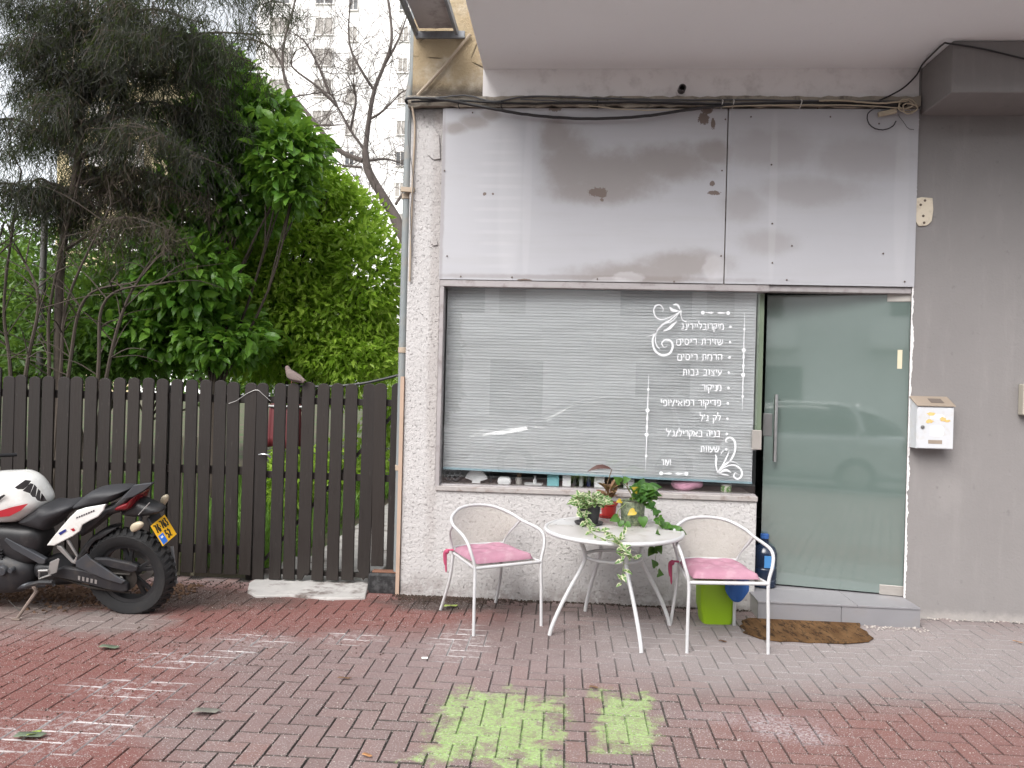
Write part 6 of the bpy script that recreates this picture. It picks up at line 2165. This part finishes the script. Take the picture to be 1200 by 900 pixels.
# ---- leafless tree by the shop corner
YB_ = 14.0
def c7(x, y, dy=0):
    return PY(280 + x / 3.214, y / 3.214, YB_ + dy)
bb = c7(640, 900)
bare = thing('bare_tree', 'leafless tree with bare grey brown branches behind the shop corner', 'tree', (bb.x + .3, YB_, -.03), group='garden trees')
mb = MB()
tr_ = catmull([Vector((bb.x + .3, YB_, -.1)), bb + Vector((.15, 0, -.8)), c7(600, 850), c7(560, 770), c7(490, 650), c7(475, 570)], 6)
mb.tube(tr_, [.13 * (1 - .55 * i / len(tr_)) for i in range(len(tr_))], 10)
mb.build('trunk', m_barkg, bare, smooth=True)
limbs = [[(475, 570), (490, 450), (510, 340), (545, 250), (575, 150), (562, 0), (540, -80)], [(465, 605), (400, 580), (340, 530), (260, 430), (190, 340), (165, 250), (172, 150), (205, 30), (220, -60)],
         [(470, 560), (420, 490), (370, 400), (335, 350), (220, 362)], [(460, 630), (410, 625), (350, 615)], [(490, 605), (560, 600), (640, 625)], [(590, 770), (640, 690), (680, 590), (700, 450)],
         [(510, 340), (470, 280), (420, 180), (415, 60), (430, -40)], [(545, 250), (600, 150), (640, 40)], [(340, 350), (300, 250), (250, 160), (200, 120)], [(420, 490), (440, 380), (430, 300)],
         [(490, 450), (540, 420), (620, 340)], [(560, 770), (520, 780), (430, 660)], [(260, 430), (300, 470), (390, 470)], [(165, 250), (120, 180), (60, 150), (0, 120)], [(370, 400), (300, 330), (200, 250), (215, 190)]]
mb = MB()
segs = 0
def twig(p, d, l, r, depth):
    global segs
    if depth == 0 or segs > 7000:
        return
    pts = [p]
    q = p.copy()
    dd = d.copy()
    for k in range(4):
        dd = (dd + Vector((random.gauss(0, .22), random.gauss(0, .22), random.gauss(.04, .2)))).normalized()
        q = q + dd * l / 4
        pts.append(q.copy())
    mb.tube(pts, [r * (1 - .14 * i) for i in range(5)], 4 if r < .012 else 6, caps=False)
    segs += 1
    for k in range(random.randint(2, 4)):
        i = random.randint(1, 4)
        nd = (dd + Vector((random.gauss(0, .8), random.gauss(0, .8), random.gauss(.15, .6)))).normalized()
        twig(pts[i], nd, l * random.uniform(.5, .78), r * .58, depth - 1)
for li, L_ in enumerate(limbs):
    dy = random.uniform(-.5, .5) if li > 2 else 0
    pts = catmull([c7(x, y, dy * k / (len(L_) - 1)) for k, (x, y) in enumerate(L_)], 6)
    r0 = .05 if li < 2 else .028
    mb.tube(pts, [r0 * (1 - .72 * i / len(pts)) for i in range(len(pts))], 8)
    for k in range(11):
        i = random.randrange(3, len(pts))
        t_ = (pts[i] - pts[i - 1]).normalized()
        nd = (t_ * .5 + Vector((random.gauss(0, .8), random.gauss(0, .8), random.gauss(.3, .6)))).normalized()
        twig(pts[i], nd, random.uniform(.5, 1.2), .0075, 4)
mb.build('branches', m_barkg, bare, smooth=True)

# grey pole among the trees
pq = PY(47, 400, 8.1)
tag(MB().tube([(pq.x - .01, 8.1, -.05), (pq.x, 8.1, 1.6), (pq.x + .03, 8.1, 3.6)], .035, 12).build('pole', pm('pole_grey', (.11, .105, .10), .6, var=.2), smooth=True), 'plain grey pole standing among the conifer stems behind the fence', 'pole')
# ground plants behind the gate
def grass(name, label, x0, x1, y0, y1, n, h, mat):
    P = np.stack([rng.uniform(x0, x1, n), rng.uniform(y0, y1, n), np.full(n, -.03)], 1)
    D_ = rng.normal(0, .35, (n, 3)) + np.array([0, 0, 1.0])
    me = leaves_mesh(name, P, D_, h * rng.uniform(.4, 1.2, n), T_STRIP, mat, upn=rng.normal(0, 1, (n, 3)))
    o = bpy.data.objects.new(name, me)
    col.objects.link(o)
    o['kind'] = 'stuff'
    return tag(o, label, 'grass')
m_grass = leaf_mat('grass_blade', (.07, .16, .02), (.15, .28, .05), .6, .35)
grass('grass', 'long green grass in the garden behind the gate', -5.8, -2.25, 6.0, 10.5, 9000, .32, m_grass)
grass('grass', 'strip of green grass along the path behind the gate by the shop', -1.22, -1.18, 6.0, 10.0, 300, .3, m_grass) if False else None
for i, (x, y, Y, lab) in enumerate(((335, 560, 8.0, 'bright leafy plant behind the middle of the gate'), (375, 585, 9.0, 'leafy plant on the far edge of the garden path'), (425, 560, 10.5, 'leafy plant seen through the gate by the shop corner'), (455, 470, 11.5, 'tall pale green plant beside the shop corner'))):
    cs = ck(Y, [(x, y, 30, 45), (x + 12, y + 30, 28, 30)])
    cs = [(Vector((c.x, c.y, max(c.z, .3))), r) for c, r in cs]
    tree('garden_plant', lab, 'plant', (cs[0][0].x, Y, -.03), cs, 900, .12, T_FOLD, m_llight, m_bark, .02, 'plants behind the gate', .3, .2)
# red tarpaulin on a rail behind the gate
ta, tb = PY(316, 476, 7.4), PY(352, 474, 7.4)
tarp = thing('red_tarpaulin', 'red tarpaulin hung over a rail behind the gate', 'tarpaulin', ((ta.x + tb.x) / 2, 7.4, -.03))
MB().tube([(ta.x - .12, 7.4, ta.z), (tb.x + .12, 7.4, ta.z)], .015, 8).build('rail', m_dsteel, tarp)
for x in (ta.x - .1, tb.x + .1):
    MB().tube([(x, 7.4, -.05), (x, 7.4, ta.z)], .018, 8).build('post', m_dsteel, tarp)
v = []
for j in range(13):
    for i in range(19):
        u = i / 18
        s = (j / 12) * 2 - 1
        v.append((ta.x + (tb.x - ta.x) * u, 7.4 + s * .05 + .018 * math.sin(u * 14), ta.z + .019 - abs(s) ** 1.3 * .42 + .01 * math.sin(u * 9)))
f = [(j * 19 + i, j * 19 + i + 1, (j + 1) * 19 + i + 1, (j + 1) * 19 + i) for j in range(12) for i in range(18)]
MB().add(v, f).build('sheet', pm('red_sheet', (.10, .010, .013), .6), tarp, smooth=True, solid=.004)

# ================================================================== far buildings
m_tower = pm('tower_render', (.84, .83, .82), .9, var=.05, scale=.2)
m_shut = pm('shutter_grey', (.34, .32, .30), .8, var=.2)
m_pane = pm('dark_pane', (.06, .065, .07), .15)
m_cornice = pm('tower_trim', (.70, .68, .66), .9)
def tower(label, x0, x1, Y, depth, h, wins, mat, name='apartment_tower'):
    t = thing(name, label, 'building', ((x0 + x1) / 2, Y, 0), group=None)
    MB().box(x0, x1, Y, Y + depth, -.3, h).build('wall', mat, t)
    MB().box(x0 - .3, x1 + .3, Y - .3, Y + depth + .3, h + .001, h + .9).build('parapet', m_cornice, t)
    for (cx, cz, w, hh_, k) in wins:
        wn_ = MB().box(cx - w / 2, cx + w / 2, Y - .10, Y - .004, cz - hh_ / 2, cz + hh_ / 2).build('window', m_pane if k == 0 else m_shut, t)
        fr = MB()
        for (a, b, c, d) in ((-w / 2 - .12, -w / 2, -hh_ / 2 - .12, hh_ / 2 + .12), (w / 2, w / 2 + .12, -hh_ / 2 - .12, hh_ / 2 + .12), (-w / 2, w / 2, hh_ / 2, hh_ / 2 + .12), (-w / 2, w / 2, -hh_ / 2 - .12, -hh_ / 2), (-.04, .04, -hh_ / 2, hh_ / 2)):
            fr.box(cx + a, cx + b, Y - .16, Y - .003, cz + c, cz + d)
        fr.build('frame', m_cornice, wn_)
    return t
TY = 75.0
wins = []
cols = [(155, .95, 1.6), (322, .85, 1.6), (430, .42, 1.3), (622, .42, 1.3)]
for ci, (cx, w, hh_) in enumerate(cols):
    p0 = c7(cx, 100)
    xw = PY(280 + cx / 3.214, 30, TY).x
    for k in range(12):
        z = PY(280 + cx / 3.214, (100 + (30 if ci > 1 else 0)) / 3.214, TY).z - 3.05 * (k - 3)
        if 1 < z < 42:
            wins.append((xw, z, w * 2, hh_, 0 if k % 5 == 2 else 1))
xa, xb = PY(300, 60, TY).x, PY(520, 60, TY).x
tower('tall white apartment tower far behind the bare tree', xa, xb, TY, 14, 46, wins, m_tower)
m_yel = pm('yellow_render', (.50, .42, .26), .9, var=.08, scale=.3)
Y2 = 55.0
xa2, xb2 = PY(70, 60, Y2).x, PY(165, 60, Y2).x
tower('yellow apartment house far behind the conifer', xa2, xb2, Y2, 10, 26, [(xa2 + 1.6 + 1.5 * (k % 4), 5 + 3.1 * (k // 4), .9, 1.4, k % 2) for k in range(28)], m_yel, 'apartment_house')
Y3 = 48.0
xa3, xb3 = PY(165, 60, Y3).x, PY(285, 60, Y3).x
tower('low cream house far behind the dark tree', xa3, xb3, Y3, 10, 13, [(xa3 + 1.2 + 2.0 * (k % 3), 3 + 3.1 * (k // 3), 1.1, 1.3, k % 2) for k in range(9)], m_tower, 'apartment_house')

# ================================================================== litter on the paving
def fallen(px, py, size, rot, mat, label, curl=.25, kind='oval', name='fallen_leaf'):
    q_ = PZ(px, py, .004)
    v, f = leaf_shape(kind)
    P = []
    for x, y, z in v:
        P.append(Vector((q_.x + size * (x * math.cos(rot) - y * math.sin(rot)), q_.y + size * (x * math.sin(rot) + y * math.cos(rot)), .007 + size * (curl * abs(y) * .9 + .05 * math.sin(x * 7 + y * 5) + .05))))
    return tag(MB().add(P, f).build(name, mat, smooth=True, solid=.0012), label, 'leaf', 'fallen leaves on the paving')
m_fl1 = pm('grey_dead_leaf', (.17, .165, .14), .8, var=.5, scale=40)
m_fl2 = pm('green_fallen_leaf', (.28, .36, .08), .6)
m_fl3 = pm('orange_dead_leaf', (.38, .19, .08), .8)
m_fl4 = pm('dull_green_leaf', (.12, .15, .10), .8)
fallen(224, 837, .13, .25, m_fl1, 'curled pale grey dead leaf lying alone on the bricks', .3)
fallen(15, 866, .13, .3, m_fl4, 'dull green dead leaf beside the bright green leaf')
fallen(22, 866, .09, .9, m_fl2, 'bright yellow green leaf fallen on the red bricks')
fallen(115, 760, .12, .1, m_fl4, 'dull green leaf on the red paint beyond the motorcycle wheel')
fallen(424, 885, .05, -.3, m_fl3, 'small orange dead leaf on the bricks near the green square')
fallen(395, 796, .075, .15, m_lbrown, 'dark brown leaf stalk on the bricks before the gate', kind='narrow')
fallen(1186, 752, .06, -.5, m_fl3, 'small brown leaf by the foot of the grey wall', kind='narrow')
fallen(520, 712, .10, .4, m_fl2, 'small green weed leaf by the wall foot behind the left chair')
fallen(842, 752, .05, -.2, m_lbrown, 'dark crumpled leaf in front of the lime green bin', .5)
fallen(690, 806, .05, -.1, m_lbrown, 'dark scrap of leaf just beyond the two green squares', .4)
butt = PZ(494, 771, .006)
tag(MB().tube([butt, butt + Vector((.035, .004, 0))], .0055, 8).build('cigarette_butt', m_whitep), 'white cigarette butt on the bricks in front of the left chair', 'cigarette butt')
# crumbs of earth and mortar along the wall foot and the fence
def crumbs(name, label, regions, n, s0, s1, mat):
    tv = np.array([(1, 0, 0), (-.5, .8, 0), (-.5, -.8, 0), (0, 0, .9), (0, 0, -.3)], float)
    tf = np.array([(0, 1, 3), (1, 2, 3), (2, 0, 3), (1, 0, 4), (2, 1, 4), (0, 2, 4)], int)
    P = []
    for k in range(n):
        x0, y0, x1, y1, sd = random.choice(regions)
        t = random.random()
        P.append((x0 + (x1 - x0) * t + random.gauss(0, .02), y0 + (y1 - y0) * t - abs(random.gauss(0, sd)), .002))
    me = leaves_mesh(name, np.array(P), rng.normal(0, 1, (n, 3)) * np.array([1, 1, .2]), rng.uniform(s0, s1, n), (tv, tf), mat)
    o = bpy.data.objects.new(name, me)
    col.objects.link(o)
    o['kind'] = 'stuff'
    return tag(o, label, 'debris')
crumbs('earth_crumbs', 'dark earth and leaf crumbs along the wall foot and fence', [(-1.15, YF - .02, -.2, YF - .02, .05), (-1.15, YF - .02, -.5, YF - .02, .09), (-.2, YF - .02, 1.3, YF - .02, .025), (-4.6, 5.58, -2.2, 5.58, .16), (-4.8, 5.3, -2.6, 5.4, .25)], 2600, .003, .011, pm('earth', (.045, .03, .022), .95, var=.5))
crumbs('mortar_crumbs', 'pale mortar crumbs along the foot of the grey wall', [(2.38, YF - .01, 4.2, YF - .01, .03), (1.2, 5.22, 2.4, 5.22, .05)], 420, .003, .010, pm('mortar_bits', (.42, .38, .35), .95, var=.3))
crumbs('brown_leaf_litter', 'brown leaf litter on the ground under the motorcycle', [(-4.8, 5.35, -2.6, 5.45, .22), (-4.8, 5.1, -3.0, 5.2, .15)], 2200, .008, .026, pm('leaf_litter', (.10, .055, .032), .95, var=.5))

def scatter(name, label, areas, n, s0, s1, mat):
    tv = np.array([(1, 0, 0), (-.5, .8, 0), (-.5, -.8, 0), (0, 0, .7)], float)
    tf = np.array([(0, 1, 3), (1, 2, 3), (2, 0, 3)], int)
    P = []
    for k in range(n):
        x, y, rx, ry = random.choice(areas)
        q_ = PZ(x + random.uniform(-rx, rx), min(899, y + random.uniform(-ry, ry)), 0)
        P.append((q_.x, min(q_.y, YF - .03 if q_.x > -1.2 else 5.6), .0015))
    me = leaves_mesh(name, np.array(P), rng.normal(0, 1, (n, 3)) * np.array([1, 1, .1]), rng.uniform(s0, s1, n) * rng.uniform(.4, 1, n), (tv, tf), mat)
    o = bpy.data.objects.new(name, me)
    col.objects.link(o)
    o['kind'] = 'stuff'
    return tag(o, label, 'debris')
scatter('grit', 'pale grit scattered over the brick paving', [(600, 820, 620, 80), (300, 780, 320, 70), (250, 850, 300, 50), (900, 780, 300, 60), (900, 860, 320, 40)], 5200, .0018, .0055, pm('pale_grit', (.40, .36, .33), .95, var=.3))
scatter('dry_needles', 'brown needles and crumbs scattered over the red paving by the motorcycle', [(130, 740, 200, 40), (60, 800, 160, 60), (330, 740, 180, 35)], 1800, .003, .009, pm('dry_needles', (.055, .032, .022), .95, var=.5))

# ================================================================== the street behind the camera (seen in the glass)
m_car = pm('silver_car_paint', (.50, .51, .52), .25, .3, var=.02, coat=.6)
m_cglass = pm('car_glass', (.02, .025, .03), .05, spec=.8)
CX, CY, CZ = .5, -2.5, -.125
car = thing('parked_car', 'silver hatchback parked at the kerb, mirrored in the shop window', 'car', (CX, CY, CZ))
def cpts(pts):
    return catmull([(x, 0, z) for x, z in pts], 4, closed=True)
low = [(-2.08, .42), (-2.06, .62), (-1.85, .78), (-1.2, .92), (-.6, .96), (1.2, .99), (1.95, .95), (2.08, .75), (2.08, .42), (1.9, .24), (0, .20), (-1.95, .26)]
MB().puff(cpts(low), (0, 1, 0), .86, 7).build('body', m_car, car, local=True, smooth=True)
cab = [(-1.15, .90), (-.75, 1.12), (-.25, 1.36), (.25, 1.44), (1.0, 1.42), (1.6, 1.26), (1.88, .96), (.4, .88)]
MB().puff(cpts(cab), (0, 1, 0), .74, 5).build('cabin', m_cglass, car, local=True, smooth=True)
roof = [(-.38, 1.335), (.2, 1.455), (1.0, 1.44), (1.62, 1.29), (1.6, 1.26), (1.0, 1.40), (.25, 1.42), (-.36, 1.31)]
MB().prism([(x, -.62, z) for x, z in roof], (0, 1.24, 0)).build('roof', m_car, car, local=True, bevel=.03)
for s in (-1, 1):
    MB().bar((-1.1, .72 * s, .93), (-.36, .60 * s, 1.33), .05, .05).build('pillar', m_car, car, local=True)
    MB().bar((.42, .76 * s, .95), (.40, .63 * s, 1.40), .04, .07).build('pillar', m_black, car, local=True)
    MB().bar((1.35, .74 * s, .97), (1.22, .62 * s, 1.38), .05, .16).build('pillar', m_car, car, local=True)
    MB().ell((-.72, .93 * s, 1.0), (.07, .10, .07)).build('mirror', m_car, car, local=True, smooth=True)
    MB().ell((-1.93, .62 * s, .70), (.14, .17, .08)).build('headlight', m_whitep, car, local=True, smooth=True)
    MB().ell((2.03, .68 * s, .82), (.07, .12, .12)).build('tail_light', m_mtail, car, local=True, smooth=True)
    for x in (-1.28, 1.30):
        w = MB().lathe([(.19, -.09), (.27, -.10), (.31, -.07), (.31, .07), (.27, .10), (.19, .09)], 28, ring=True, c=(x, .78 * s, .31), M=Matrix.Rotation(R(90), 4, 'X')).build('wheel', m_tyre, car, local=True, smooth=True)
        MB().lathe([(.03, -.095), (.19, -.085), (.19, .085), (.03, .095)], 20, c=(x, .78 * s, .31), M=Matrix.Rotation(R(90), 4, 'X')).build('rim', m_malu, w, local=True, smooth=True)
OY = -21.0
op = thing('opposite_building', 'cream apartment block across the street with long balconies, mirrored in the door', 'building', (-3, OY, 0))
MB().box(-26, 20, OY - 10, OY, -.3, 11.2).build('wall', m_tower, op)
for k, z in enumerate((3.2, 6.3)):
    for x in (-21, -12.5, -4, 4.5, 13):
        b_ = MB().box(x - 3.0, x + 3.0, OY + .004, OY + 1.4, z - .15, z).build('balcony', m_cornice, op)
        MB().box(x - 3.0, x + 3.0, OY + 1.28, OY + 1.398, z + .001, z + 1.0).build('parapet', m_tower, b_)
        for s in (-3.0, 2.9):
            MB().box(x + s, x + s + .1, OY + .005, OY + 1.279, z + .001, z + 1.0).build('parapet', m_tower, b_)
        MB().box(x - 2.3, x + .6, OY + .006, OY + .06, z + .05, z + 2.3).build('window', m_pane, op)
        MB().box(x + 1.2, x + 2.3, OY + .006, OY + .06, z + .9, z + 2.2).build('window', m_shut, op)
for x in (-20, -14, -8, -2, 4, 10, 16):
    MB().box(x - 1.1, x + 1.1, OY + .006, OY + .06, .1, 2.4).build('window', m_pane, op)
# cypress across the street
cy = Vector((-3.6, -11.0, -.01))
cs = [(cy + Vector((random.uniform(-.1, .1), random.uniform(-.1, .1), 1.2 + 1.0 * k)), (.62 - .05 * k, .62 - .05 * k, .85)) for k in range(8)]
tree('cypress', 'slim dark cypress across the street, mirrored in the door', 'tree', cy, cs, 9000, .22, T_FOLD, m_spray, m_bark, .10, None, .3, .4)
